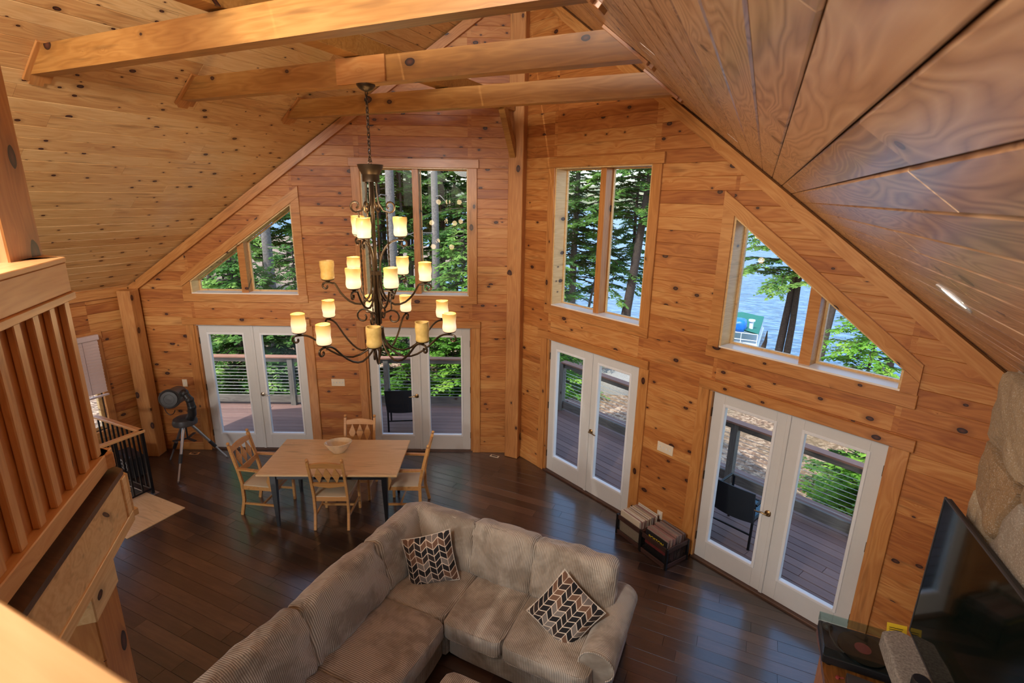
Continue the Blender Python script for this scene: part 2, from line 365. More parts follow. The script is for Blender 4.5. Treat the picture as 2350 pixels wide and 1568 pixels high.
def ground_mat():
    m, nt, b = mat('leaf_litter'); g = NG(nt); o = g.obj()
    vo = g.n('ShaderNodeTexVoronoi'); vo.inputs['Scale'].default_value = 16; g.c(g.vmath('ADD', o, g.vmath('MULTIPLY', g.n('ShaderNodeTexNoise').outputs['Color'], (0.3, 0.3, 0.3))), vo.inputs['Vector'])
    cs = g.n('ShaderNodeSeparateColor'); g.c(vo.outputs['Color'], cs.inputs[0])
    n = g.noise(o, 0.6, 3); n2 = g.noise(o, 40, 3)
    f = g.math('ADD', g.math('MULTIPLY', cs.outputs[0], 0.55), g.math('MULTIPLY', n2, 0.45))
    c1 = g.ramp(f, [(0.2, srgb(92, 68, 52)), (0.5, srgb(150, 116, 92)), (0.8, srgb(204, 176, 148))])
    col = g.mix(g.ramp(n, [(0.42, (0, 0, 0)), (0.7, (1, 1, 1))]), c1, srgb(120, 100, 72))
    g.c(col, b.inputs['Base Color']); b.inputs['Roughness'].default_value = 0.8
    g.c(g.bump(f, 0.7, 0.03), b.inputs['Normal']); return m
M['ground'] = ground_mat()
def water_mat():
    m, nt, b = mat('lake_water'); g = NG(nt); o = g.obj()
    b.inputs['Base Color'].default_value = (*srgb(44, 86, 120), 1); b.inputs['Roughness'].default_value = 0.12
    b.inputs['Specular IOR Level'].default_value = 0.6
    n1 = g.noise(g.vmath('MULTIPLY', o, (1.0, 2.2, 1)), 1.3, 4, 0.6, 0.3)
    g.c(g.ramp(n1, [(0.35, srgb(40, 84, 128)), (0.5, srgb(70, 114, 158)), (0.62, srgb(116, 154, 190))]), b.inputs['Base Color'])
    g.c(g.bump(n1, 1.0, 0.25), b.inputs['Normal']); return m
M['water'] = water_mat()
def hill_mat():
    m, nt, b = mat('far_shore_trees'); g = NG(nt); o = g.obj()
    n = g.noise(o, 0.09, 4, 0.7); n2 = g.noise(o, 0.5, 4, 0.7)
    f = g.math('ADD', g.math('MULTIPLY', n, 0.5), g.math('MULTIPLY', n2, 0.5))
    g.c(g.ramp(f, [(0.35, srgb(66, 84, 60)), (0.5, srgb(124, 124, 92)), (0.62, srgb(166, 152, 122))]), b.inputs['Base Color'])
    b.inputs['Roughness'].default_value = 1.0; return m
M['hill'] = hill_mat()

# ================================================================== mesh helpers
PW = {}        # world matrices of empties and parents
def T(x, y, z): return Matrix.Translation((x, y, z))
def RZ(a): return Matrix.Rotation(a, 4, 'Z')
def RX(a): return Matrix.Rotation(a, 4, 'X')
def RY(a): return Matrix.Rotation(a, 4, 'Y')
I4 = Matrix.Identity(4)
class MB:
    def __init__(s): s.v = []; s.f = []
    def add(s, vs, fs, m=None):
        k = len(s.v)
        s.v += [tuple(m @ Vector(p)) if m is not None else tuple(p) for p in vs]
        s.f += [tuple(i+k for i in f) for f in fs]; return s
    def box(s, x0, x1, y0, y1, z0, z1, m=None, ch=0.0):
        if ch > 0:
            c = min(ch, (x1-x0)*.45, (y1-y0)*.45, (z1-z0)*.45)
            vs = []; 
            for sx in (0, 1):
                for sy in (0, 1):
                    for sz in (0, 1):
                        X = (x0, x1)[sx]; Y = (y0, y1)[sy]; Z = (z0, z1)[sz]
                        dx, dy, dz = (c, -c)[sx], (c, -c)[sy], (c, -c)[sz]
                        vs += [(X, Y+dy, Z+dz), (X+dx, Y, Z+dz), (X+dx, Y+dy, Z)]
            idx = lambda a, b, d, k: (a*4+b*2+d)*3+k
            fs = []
            fs.append((idx(0,0,0,0), idx(0,0,1,0), idx(0,1,1,0), idx(0,1,0,0)))
            fs.append((idx(1,0,0,0), idx(1,1,0,0), idx(1,1,1,0), idx(1,0,1,0)))
            fs.append((idx(0,0,0,1), idx(1,0,0,1), idx(1,0,1,1), idx(0,0,1,1)))
            fs.append((idx(0,1,0,1), idx(0,1,1,1), idx(1,1,1,1), idx(1,1,0,1)))
            fs.append((idx(0,0,0,2), idx(0,1,0,2), idx(1,1,0,2), idx(1,0,0,2)))
            fs.append((idx(0,0,1,2), idx(1,0,1,2), idx(1,1,1,2), idx(0,1,1,2)))
            for b_ in (0, 1):
                for d in (0, 1):
                    fs.append((idx(0,b_,d,1), idx(0,b_,d,2), idx(1,b_,d,2), idx(1,b_,d,1)) if b_ != d else (idx(0,b_,d,1), idx(1,b_,d,1), idx(1,b_,d,2), idx(0,b_,d,2)))
                    fs.append((idx(b_,0,d,0), idx(b_,1,d,0), idx(b_,1,d,2), idx(b_,0,d,2)) if b_ != d else (idx(b_,0,d,0), idx(b_,0,d,2), idx(b_,1,d,2), idx(b_,1,d,0)))
                    fs.append((idx(b_,d,0,0), idx(b_,d,0,1), idx(b_,d,1,1), idx(b_,d,1,0)) if b_ != d else (idx(b_,d,0,0), idx(b_,d,1,0), idx(b_,d,1,1), idx(b_,d,0,1)))
            for a in (0, 1):
                for b_ in (0, 1):
                    for d in (0, 1):
                        t = (idx(a,b_,d,0), idx(a,b_,d,1), idx(a,b_,d,2))
                        fs.append(t if (a+b_+d) % 2 == 1 else t[::-1])
            return s.add(vs, fs, m)
        vs = [(x0,y0,z0),(x1,y0,z0),(x1,y1,z0),(x0,y1,z0),(x0,y0,z1),(x1,y0,z1),(x1,y1,z1),(x0,y1,z1)]
        fs = [(3,2,1,0),(4,5,6,7),(0,1,5,4),(1,2,6,5),(2,3,7,6),(3,0,4,7)]
        return s.add(vs, fs, m)
    def prism(s, poly, z0, z1, m=None):
        n = len(poly)
        vs = [(x, y, z0) for x, y in poly]+[(x, y, z1) for x, y in poly]
        area = sum(poly[i][0]*poly[(i+1) % n][1]-poly[(i+1) % n][0]*poly[i][1] for i in range(n))
        fs = [tuple(range(n-1, -1, -1)), tuple(range(n, 2*n))]+[(i, (i+1) % n, n+(i+1) % n, n+i) for i in range(n)]
        if area < 0: fs = [f[::-1] for f in fs]
        return s.add(vs, fs, m)
    def lathe(s, prof, n=20, m=None, sx=1.0, sy=1.0):
        vs = []; fs = []
        for r, z in prof:
            for i in range(n):
                a = 2*PI*i/n; vs.append((r*math.cos(a)*sx, r*math.sin(a)*sy, z))
        for j in range(len(prof)-1):
            for i in range(n):
                fs.append((j*n+i, j*n+(i+1) % n, (j+1)*n+(i+1) % n, (j+1)*n+i))
        if prof[0][0] > 1e-5: fs.append(tuple(range(n-1, -1, -1)))
        if prof[-1][0] > 1e-5: fs.append(tuple((len(prof)-1)*n+i for i in range(n)))
        return s.add(vs, fs, m)
    def tube(s, pts, r, n=8, m=None, closed=False):
        pts = [Vector(p) for p in pts]; k = len(pts)
        rs = r if isinstance(r, (list, tuple)) else [r]*k
        vs = []; fs = []
        up = Vector((0, 0, 1)); prev = None
        for i, p in enumerate(pts):
            if closed: d = pts[(i+1) % k]-pts[i-1]
            else: d = pts[min(i+1, k-1)]-pts[max(i-1, 0)]
            if d.length < 1e-9: d = Vector((0, 0, 1))
            d.normalize()
            if prev is None:
                a = up if abs(d.dot(up)) < 0.9 else Vector((1, 0, 0))
                x = d.cross(a).normalized()
            else:
                x = (prev-d*prev.dot(d)); x = x.normalized() if x.length > 1e-6 else d.cross(up).normalized()
            prev = x; y = d.cross(x)
            for j in range(n):
                a = 2*PI*j/n; vs.append(p+(x*math.cos(a)+y*math.sin(a))*rs[i])
        seg = k if closed else k-1
        for i in range(seg):
            for j in range(n):
                a, b_ = i*n+j, i*n+(j+1) % n; c_, d_ = ((i+1) % k)*n+(j+1) % n, ((i+1) % k)*n+j
                fs.append((a, b_, c_, d_))
        if not closed:
            fs.append(tuple(range(n-1, -1, -1))); fs.append(tuple((k-1)*n+j for j in range(n)))
        return s.add(vs, fs, m)
    def bar(s, a, b_, wd, ht, m=None, up=(0, 0, 1)):
        a = Vector(a); b_ = Vector(b_); d = (b_-a); L = d.length; d.normalize()
        upv = Vector(up); y = upv.cross(d)
        if y.length < 1e-4: y = Vector((1, 0, 0)).cross(d)
        y.normalize(); z = d.cross(y)
        mm = Matrix(((d.x, y.x, z.x, a.x), (d.y, y.y, z.y, a.y), (d.z, y.z, z.z, a.z), (0, 0, 0, 1)))
        if m is not None: mm = m @ mm
        return s.box(0, L, -wd/2, wd/2, -ht/2, ht/2, mm)
    def sphere(s, c, r, n=12, m=None, sz=1.0):
        prof = [(max(1e-6, r*math.sin(PI*i/n)), -r*sz*math.cos(PI*i/n)) for i in range(n+1)]
        mm = T(*c) if m is None else m @ T(*c)
        return s.lathe(prof, n+4, mm)
    def build(s, name, material, parent=None, m=None, smooth=False, kind=None, label=None):
        me = bpy.data.meshes.new(name); me.from_pydata(s.v, [], s.f); me.update()
        if smooth:
            me.polygons.foreach_set('use_smooth', [True]*len(me.polygons))
            try:
                me.set_sharp_from_angle(angle=R(40))
            except Exception: pass
        if material is not None: me.materials.append(material)
        return link(name, me, parent, m, kind, label)
def link(name, me, parent=None, m=None, kind=None, label=None):
    o = bpy.data.objects.new(name, me); C.objects.link(o)
    W = m if m is not None else I4
    if parent is not None:
        o.parent = parent; o.matrix_parent_inverse = PW[parent.name].inverted()
    o.matrix_basis = W; PW[o.name] = W.copy()
    if kind: o['kind'] = kind
    if label: o['label'] = label
    return o
def tag(o, label, cat, group=None, kind=None):
    o['label'] = label; o['category'] = cat
    if group: o['group'] = group
    if kind: o['kind'] = kind
    return o
def thing(name, label, cat, m, group=None):
    e = bpy.data.objects.new(name, None); C.objects.link(e); e.empty_display_size = 0.05
    e.matrix_basis = m; PW[e.name] = m.copy(); return tag(e, label, cat, group)
def struct(mb, name, material, label, cat, m=None, smooth=False):
    o = mb.build(name, material, None, m, smooth); tag(o, label, cat, None, 'structure'); return o
def dup(root, m, label=None, group=None):
    """copy a thing with its parts and sub-parts"""
    r = root.copy(); C.objects.link(r); r.matrix_basis = m; PW[r.name] = m.copy()
    if label: r['label'] = label
    if group: r['group'] = group
    def rec(src, dst):
        for ch in list(src.children):
            c_ = ch.copy(); C.objects.link(c_); c_.parent = dst
            rec(ch, c_)
    rec(root, r); return r
# note: children keep matrix_parent_inverse = inverse of the source's world; so things meant to be copied are built at the origin

# ---------------------------------------------------------------- convex polygon clipping
def clip(poly, a, b_, c_, keep=1):
    """keep the part of poly with a*x+b*y+c >= 0 (keep=1) or <= 0"""
    out = []; n = len(poly)
    for i in range(n):
        p, q = poly[i], poly[(i+1) % n]
        dp = keep*(a*p[0]+b_*p[1]+c_); dq = keep*(a*q[0]+b_*q[1]+c_)
        if dp >= -1e-9: out.append(p)
        if (dp > 1e-9 and dq < -1e-9) or (dp < -1e-9 and dq > 1e-9):
            t = dp/(dp-dq); out.append((p[0]+t*(q[0]-p[0]), p[1]+t*(q[1]-p[1])))
    r = []
    for p in out:
        if not r or (abs(p[0]-r[-1][0])+abs(p[1]-r[-1][1])) > 1e-5: r.append(p)
    if len(r) > 1 and (abs(r[0][0]-r[-1][0])+abs(r[0][1]-r[-1][1])) < 1e-5: r.pop()
    return r if len(r) >= 3 else []
def parea(p): return abs(sum(p[i][0]*p[(i+1) % len(p)][1]-p[(i+1) % len(p)][0]*p[i][1] for i in range(len(p))))/2
def subtract(poly, hole):
    """hole: list of half planes (a,b,c) whose intersection (>=0) is removed; returns convex pieces"""
    res = []; rem = poly
    for (a, b_, c_) in hole:
        out = clip(rem, a, b_, c_, -1)
        if out and parea(out) > 4e-4: res.append(out)
        rem = clip(rem, a, b_, c_, 1)
        if not rem: break
    return res
def plank_mesh(poly, th, ch, y0, y1):
    """poly in x,y ; board from z=-th to 0, long edges chamfered"""
    n = len(poly)
    area = sum(poly[i][0]*poly[(i+1) % n][1]-poly[(i+1) % n][0]*poly[i][1] for i in range(n))
    if area < 0: poly = poly[::-1]
    lo = [(x, y, -th) for x, y in poly]; mi = [(x, y, -ch) for x, y in poly]
    hi = [(x, min(max(y, y0+ch), y1-ch), 0) for x, y in poly]
    vs = lo+mi+hi; fs = []
    for i in range(n):
        j = (i+1) % n; fs.append((i, j, n+j, n+i)); fs.append((n+i, n+j, 2*n+j, 2*n+i))
    fs.append(tuple(range(2*n, 3*n))); fs.append(tuple(range(n-1, -1, -1)))
    return vs, fs

# ================================================================== numbers measured for this room
AL = 0.4468; CA, SA = math.cos(AL), math.sin(AL)
H, SL = 6.7821, 0.7962
UE = 5.72                       # length of each front wall
XE = 5.17                       # half width of the room
SU = SL*CA                      # roof fall per metre along a front wall
YE = -UE*SA
ZTOP = 2.06
D = [(0.7163, 2.2846), (3.2545, 4.8517)]
WU = (0.7337, 2.2486); WZ = (2.5711, 4.3911)
TU = (3.2597, 4.8431); TZ = (2.5541, 3.8761, 2.7455)
tsl = (TZ[1]-TZ[2])/(TU[1]-TU[0])
# frames of the two front walls: local x = +-u, y = up, z = into the room
MA = Matrix(((CA, 0, SA, 0), (SA, 0, -CA, 0), (0, 1, 0, 0), (0, 0, 0, 1)))     # x = -u
MBw = Matrix(((CA, 0, -SA, 0), (-SA, 0, -CA, 0), (0, 1, 0, 0), (0, 0, 0, 1)))  # x = +u
FR = {'A': (MA, -1), 'B': (MBw, 1)}
def rect_hole(u0, u1, z0, z1): return [(1, 0, -u0), (-1, 0, u1), (0, 1, -z0), (0, -1, z1)]
HOLES = [rect_hole(D[0][0]-.035, D[0][1]+.035, -1, ZTOP+.02), rect_hole(D[1][0]-.035, D[1][1]+.035, -1, ZTOP+.02),
         rect_hole(WU[0], WU[1], WZ[0], WZ[1]),
         [(1, 0, -TU[0]), (-1, 0, TU[1]), (0, 1, -TZ[0]), (-tsl, -1, TZ[1]+tsl*TU[0])]]

# ------------------------------------------------------------------ front walls
PH = 0.1372
for side, wname, lab in (('A', 'wall_front_left', 'knotty pine plank wall left of the tall centre post'), ('B', 'wall_front_right', 'knotty pine plank wall right of the tall centre post')):
    fm, sg = FR[side]
    pieces = [[(0, -0.05), (UE+.15, -0.05), (UE+.15, H-SU*(UE+.15)+.12), (0, H+.12)]]
    for h in HOLES:
        nxt = []
        for p_ in pieces: nxt += subtract(p_, h)
        pieces = nxt
    b = MB()
    for p_ in pieces: b.prism([(sg*x, y) for x, y in p_], -0.20, -0.022)
    root = struct(b, wname, M['gap'], lab, 'wall', fm)
    row = 0; z = -0.0
    while z < H:
        y0, y1 = z, z+PH
        poly = [(0.0, y0+.0003), (UE+.02, y0+.0003), (UE+.02, y1-.0003), (0.0, y1-.0003)]
        poly = clip(poly, -SU, -1, H-0.01, 1)
        ps = [poly] if poly else []
        for h in HOLES:
            nxt = []
            for p_ in ps: nxt += subtract(p_, h)
            ps = nxt
        # butt joints in the long rows
        rng = random.Random(row*7+(3 if side == 'A' else 11))
        fin = []
        for p_ in ps:
            xs = [q[0] for q in p_]
            if max(xs)-min(xs) > 3.4:
                cx = min(xs)+(max(xs)-min(xs))*rng.uniform(.35, .65)
                fin += [clip(p_, -1, 0, cx-.0006, 1), clip(p_, 1, 0, -cx-.0006, 1)]
            else: fin.append(p_)
        for p_ in fin:
            if not p_ or parea(p_) < 0.002: continue
            cx = sum(q[0] for q in p_)/len(p_)
            vs, fs = plank_mesh([(sg*(q[0]-cx), q[1]-y0) for q in p_], 0.022+rng.uniform(0, .001), 0.0034, 0, PH)
            me = bpy.data.meshes.new('plank'); me.from_pydata(vs, [], fs); me.materials.append(M['wall'])
            link('plank', me, root, fm @ T(sg*cx, y0, rng.uniform(-.0015, .0012)))
        z += PH; row += 1

# ------------------------------------------------------------------ side and back walls
def plank_wall(name, lab, m, length, height, holes=(), detail=True):
    b = MB(); pieces = [[(0, -.05), (length, -.05), (length, height), (0, height)]]
    for h in holes:
        nxt = []
        for p_ in pieces: nxt += subtract(p_, h)
        pieces = nxt
    for p_ in pieces: b.prism(p_, -0.16, -0.022)
    root = struct(b, name, M['gap'], lab, 'wall', m)
    z = 0.0; k = 0
    while z < height-.01 and detail:
        y1 = min(z+PH, height); ps = [[(0.0, z+.001), (length, z+.001), (length, y1-.001), (0.0, y1-.001)]]
        for h in holes:
            nxt = []
            for p_ in ps: nxt += subtract(p_, h)
            ps = nxt
        rng = random.Random(k*13+5)
        for p_ in ps:
            if parea(p_) < .002: continue
            cx = sum(q[0] for q in p_)/len(p_)
            vs, fs = plank_mesh([(q[0]-cx, q[1]-z) for q in p_], 0.022, 0.0042, 0, PH)
            me = bpy.data.meshes.new('plank'); me.from_pydata(vs, [], fs); me.materials.append(M['wall'])
            link('plank', me, root, m @ T(cx, z, rng.uniform(-.0015, .0012)))
        z += PH; k += 1
    return root
YB = -11.0; eave = H-SL*XE
# left wall: local x runs towards +y? (x = +Y, y = up, z = +X)
ML = Matrix(((0, 0, 1, -XE), (1, 0, 0, YB), (0, 1, 0, 0), (0, 0, 0, 1)))
wy0, wy1 = -3.95, -3.10
plank_wall('wall_left', 'pine plank side wall with the blind behind the stair railing', ML, YE-YB, eave+.02, [rect_hole(wy0-YB, wy1-YB, 0.62, 1.98)])
MR = Matrix(((0, 0, -1, XE), (-1, 0, 0, YE), (0, 1, 0, 0), (0, 0, 0, 1)))
plank_wall('wall_right', 'pine plank side wall behind the stone chimney', MR, YE-YB, eave+.02, [rect_hole(4.2, 6.4, 0.9, 2.1)])
MK = Matrix(((-1, 0, 0, XE), (0, 0, 1, YB), (0, 1, 0, 0), (0, 0, 0, 1)))
b = MB()
pieces = [[(0, -.05), (2*XE, -.05), (2*XE, eave), (XE, H), (0, eave)]]
for h in (rect_hole(1.5, 4.0, 3.3, 4.9), rect_hole(6.4, 8.9, 3.3, 4.9), rect_hole(1.5, 4.0, .9, 2.1), rect_hole(6.4, 8.9, .9, 2.1)):
    nxt = []
    for p_ in pieces: nxt += subtract(p_, h)
    pieces = nxt
for p_ in pieces: b.prism(p_, -0.16, 0)
struct(b, 'wall_back', M['wall'], 'pine back wall of the loft, behind the viewer', 'wall', MK)

# ------------------------------------------------------------------ ceiling slopes
def slope(name, sgn, bw, x_phase, material, label, groove):
    a = math.atan(SL)
    # local x = +Y (along the ridge), y = down the slope from the ridge, z = into the room
    ex = Vector((0, 1, 0)); ey = Vector((sgn*math.cos(a), 0, -math.sin(a))); ez = ex.cross(ey)
    flip = 1
    if ez.z > 0: ex = -ex; ez = -ez; flip = -1
    m = Matrix(((ex.x, ey.x, ez.x, 0), (ex.y, ey.y, ez.y, 0), (ex.z, ey.z, ez.z, H), (0, 0, 0, 1)))
    L = (XE+.05)/math.cos(a)
    def ymax(d): return -(d*math.cos(a))*math.tan(AL)+.03
    b = MB()
    over = .5
    pl = [(YB-.1, 0), (YB-.1, L+over), (ymax(L+over)+over, L+over), (ymax(0)+over, 0)]
    b.prism([(flip*x, y) for x, y in pl], -0.16, -0.02)
    root = struct(b, name, M['gap'], label, 'ceiling', m)
    d = x_phase-bw*60; k = 0
    while d < L:
        d0, d1 = max(d, 0), min(d+bw, L)
        if d1-d0 > .01:
            rng = random.Random(k*3+(1 if sgn > 0 else 900))
            cuts = [YB]; y = YB+rng.uniform(1.2, 3.0)
            while y < ymax(d0)-0.8: cuts.append(y); y += rng.uniform(2.2, 4.2)
            cuts.append(99)
            for c0, c1 in zip(cuts[:-1], cuts[1:]):
                poly = [(c0+.001, d0+.0015), (min(c1, 5)-.001, d0+.0015), (min(c1, 5)-.001, d1-.0015), (c0+.001, d1-.0015)]
                t = math.cos(a)*math.tan(AL)
                poly = clip(poly, -1, -t, .03, 1)
                if not poly: continue
                cx = sum(q[0] for q in poly)/len(poly)
                vs, fs = plank_mesh([(flip*(q[0]-cx), q[1]-d0) for q in poly], 0.02, groove, 0, d1-d0)
                me = bpy.data.meshes.new('ceiling_board'); me.from_pydata(vs, [], fs); me.materials.append(material)
                link('ceiling_board', me, root, m @ T(flip*cx, d0, rng.uniform(-.001, .0008)))
        d += bw; k += 1
    return root
cosr = math.cos(math.atan(SL))
slope('ceiling_left', -1, .151, 2.436/cosr, M['ceil'], 'left slope of the pine board ceiling', .0045)
slope('ceiling_right', 1, .0877/cosr, 3.12/cosr, M['ceil_r'], 'right slope of the pine board ceiling, close overhead', .0055)

# ------------------------------------------------------------------ floor
b = MB(); b.box(-XE-.1, XE+.1, YB-.1, .1, -.2, -.018)
stair_hole = True
b = MB()
HX0, HX1, HY0, HY1 = -XE, -3.97, -6.2, -3.36       # stairwell
hole = rect_hole(HX0, HX1, HY0, HY1)
outer = [(-XE-.1, YB-.1), (XE+.1, YB-.1), (XE+.1, YE), (0, .15), (-XE-.1, YE)]
for p_ in subtract(outer, hole): b.prism(p_, -.25, -.014)
floor = struct(b, 'floor', M['gapf'], 'dark brown hardwood plank floor', 'floor')
FW = .135; y = -.02; row = 0; far = MB(); cnt = 0
while y > YB:
    rng = random.Random(row+50)
    xmax = min(XE, -(y-FW)/math.tan(AL)+.02) if y > YE else XE
    x = -xmax-rng.uniform(0, 1.0)
    while x < xmax:
        L = rng.uniform(.9, 1.9)
        x0, x1 = max(x, -xmax), min(x+L, xmax)
        if x1-x0 > .02:
            poly = [(x0+.0012, y-FW+.001), (x1-.0012, y-FW+.001), (x1-.0012, y-.001), (x0+.0012, y-.001)]
            poly = clip(clip(poly, -math.tan(AL), -1, .0), math.tan(AL), -1, .0)
            for p_ in (subtract(poly, hole) if poly else []):
                cx = sum(q[0] for q in p_)/len(p_)
                vs, fs = plank_mesh([(q[0]-cx, q[1]-(y-FW)) for q in p_], .014, .002, 0, FW)
                if y > -5.0 and -3.9 < cx < 4.3 and cnt < 299:
                    me = bpy.data.meshes.new('floor_plank'); me.from_pydata(vs, [], fs); me.materials.append(M['floor'])
                    link('floor_plank', me, floor, T(cx, y-FW, rng.uniform(-.0006, .0006))); cnt += 1
                else: far.add(vs, fs, T(cx, y-FW, 0))
        x += L
    y -= FW; row += 1
far.build('floor_planks', M['floor'], floor, None, False, 'stuff')

# ------------------------------------------------------------------ trims
def wbox(side, u0, u1, z0, z1, n0, n1, ch=.004):
    fm, sg = FR[side]; b = MB()
    x0, x1 = sorted((sg*u0, sg*u1)); cx, cz = (x0+x1)/2, (z0+z1)/2
    return b, fm @ T(cx, cz, 0), (x0-cx, x1-cx, z0-cz, z1-cz, n0, n1), ch
def wpart(side, name, u0, u1, z0, z1, n0, n1, material, parent=None, ch=.004, label=None):
    """a board in wall space; local axes: x along its longer side"""
    fm, sg = FR[side]; b = MB()
    x0, x1 = sorted((sg*u0, sg*u1)); cx, cz = (x0+x1)/2, (z0+z1)/2
    if (z1-z0) > (x1-x0):
        mm = fm @ T(cx, cz, 0) @ RZ(PI/2); b.box(-(z1-z0)/2, (z1-z0)/2, -(x1-x0)/2, (x1-x0)/2, n0, n1, None, ch)
    else:
        mm = fm @ T(cx, cz, 0); b.box(-(x1-x0)/2, (x1-x0)/2, -(z1-z0)/2, (z1-z0)/2, n0, n1, None, ch)
    return b.build(name, material, parent, mm, label=label)
def wslant(side, name, ua, za, ub, zb, wd, n0, n1, material, parent=None, ch=.004, cut=0):
    """board whose upper edge runs from (ua,za) to (ub,zb), ends cut upright"""
    fm, sg = FR[side]; xa, xb = sg*ua, sg*ub
    if xa > xb: xa, xb, za, zb = xb, xa, zb, za
    L = math.hypot(xb-xa, zb-za); a = math.atan2(zb-za, xb-xa)
    k = wd*math.tan(a)
    b = MB(); b.prism([(0, 0), (-k if 1 else 0, -wd), (L-k, -wd), (L, 0)], n0, n1)
    return b.build(name, material, parent, fm @ T(xa, za, 0) @ RZ(a))
# rafter trim along the roof on both walls
for side, n_ in (('A', 'trim_1'), ('B', 'trim_2')):
    o = wslant(side, n_, 0.0, H-.005, UE, H-.005-SU*UE, .112, 0.0, .06, M['trim'])
    tag(o, 'sloping pine trim board along the %s ceiling edge' % ('left' if side == 'A' else 'right'), 'trim', None, 'structure')
b = MB(); b.box(-4.2, 4.2, -.06, .06, 0, .04)
o = b.build('trim_3', M['trim'], None, Matrix(((0, 0, 1, -XE), (1, 0, 0, -6.75), (0, 1, 0, eave-.07), (0, 0, 0, 1)))); tag(o, 'pine trim under the left eave', 'trim', None, 'structure')
def base(name, side, u0, u1, lab):
    o = wpart(side, name, u0, u1, 0, .13, 0, .018, M['trim']); tag(o, lab, 'baseboard', None, 'structure')
base('baseboard_front_left', 'A', .12, D[0][0]-.15, 'pine baseboard beside the centre post, left')
base('baseboard_front_left', 'A', D[0][1]+.15, D[1][0]-.15, 'pine baseboard between the two left patio doors')
base('baseboard_front_left', 'A', D[1][1]+.15, UE-.2, 'pine baseboard behind the telescope')
base('baseboard_front_right', 'B', .12, D[0][0]-.15, 'pine baseboard beside the centre post, right')
base('baseboard_front_right', 'B', D[0][1]+.15, D[1][0]-.15, 'pine baseboard behind the record crates')
base('baseboard_front_right', 'B', D[1][1]+.15, UE-.02, 'pine baseboard near the stone chimney')
b = MB(); b.box(-3.4, 3.4, -.065, .065, 0, .018)
o = b.build('baseboard_left', M['trim'], None, Matrix(((0, 0, 1, -XE), (1, 0, 0, YE-.12-.42), (0, 1, 0, .065), (0, 0, 0, 1))) @ T(-3.0, 0, 0)); tag(o, 'pine baseboard of the left side wall', 'baseboard', None, 'structure')

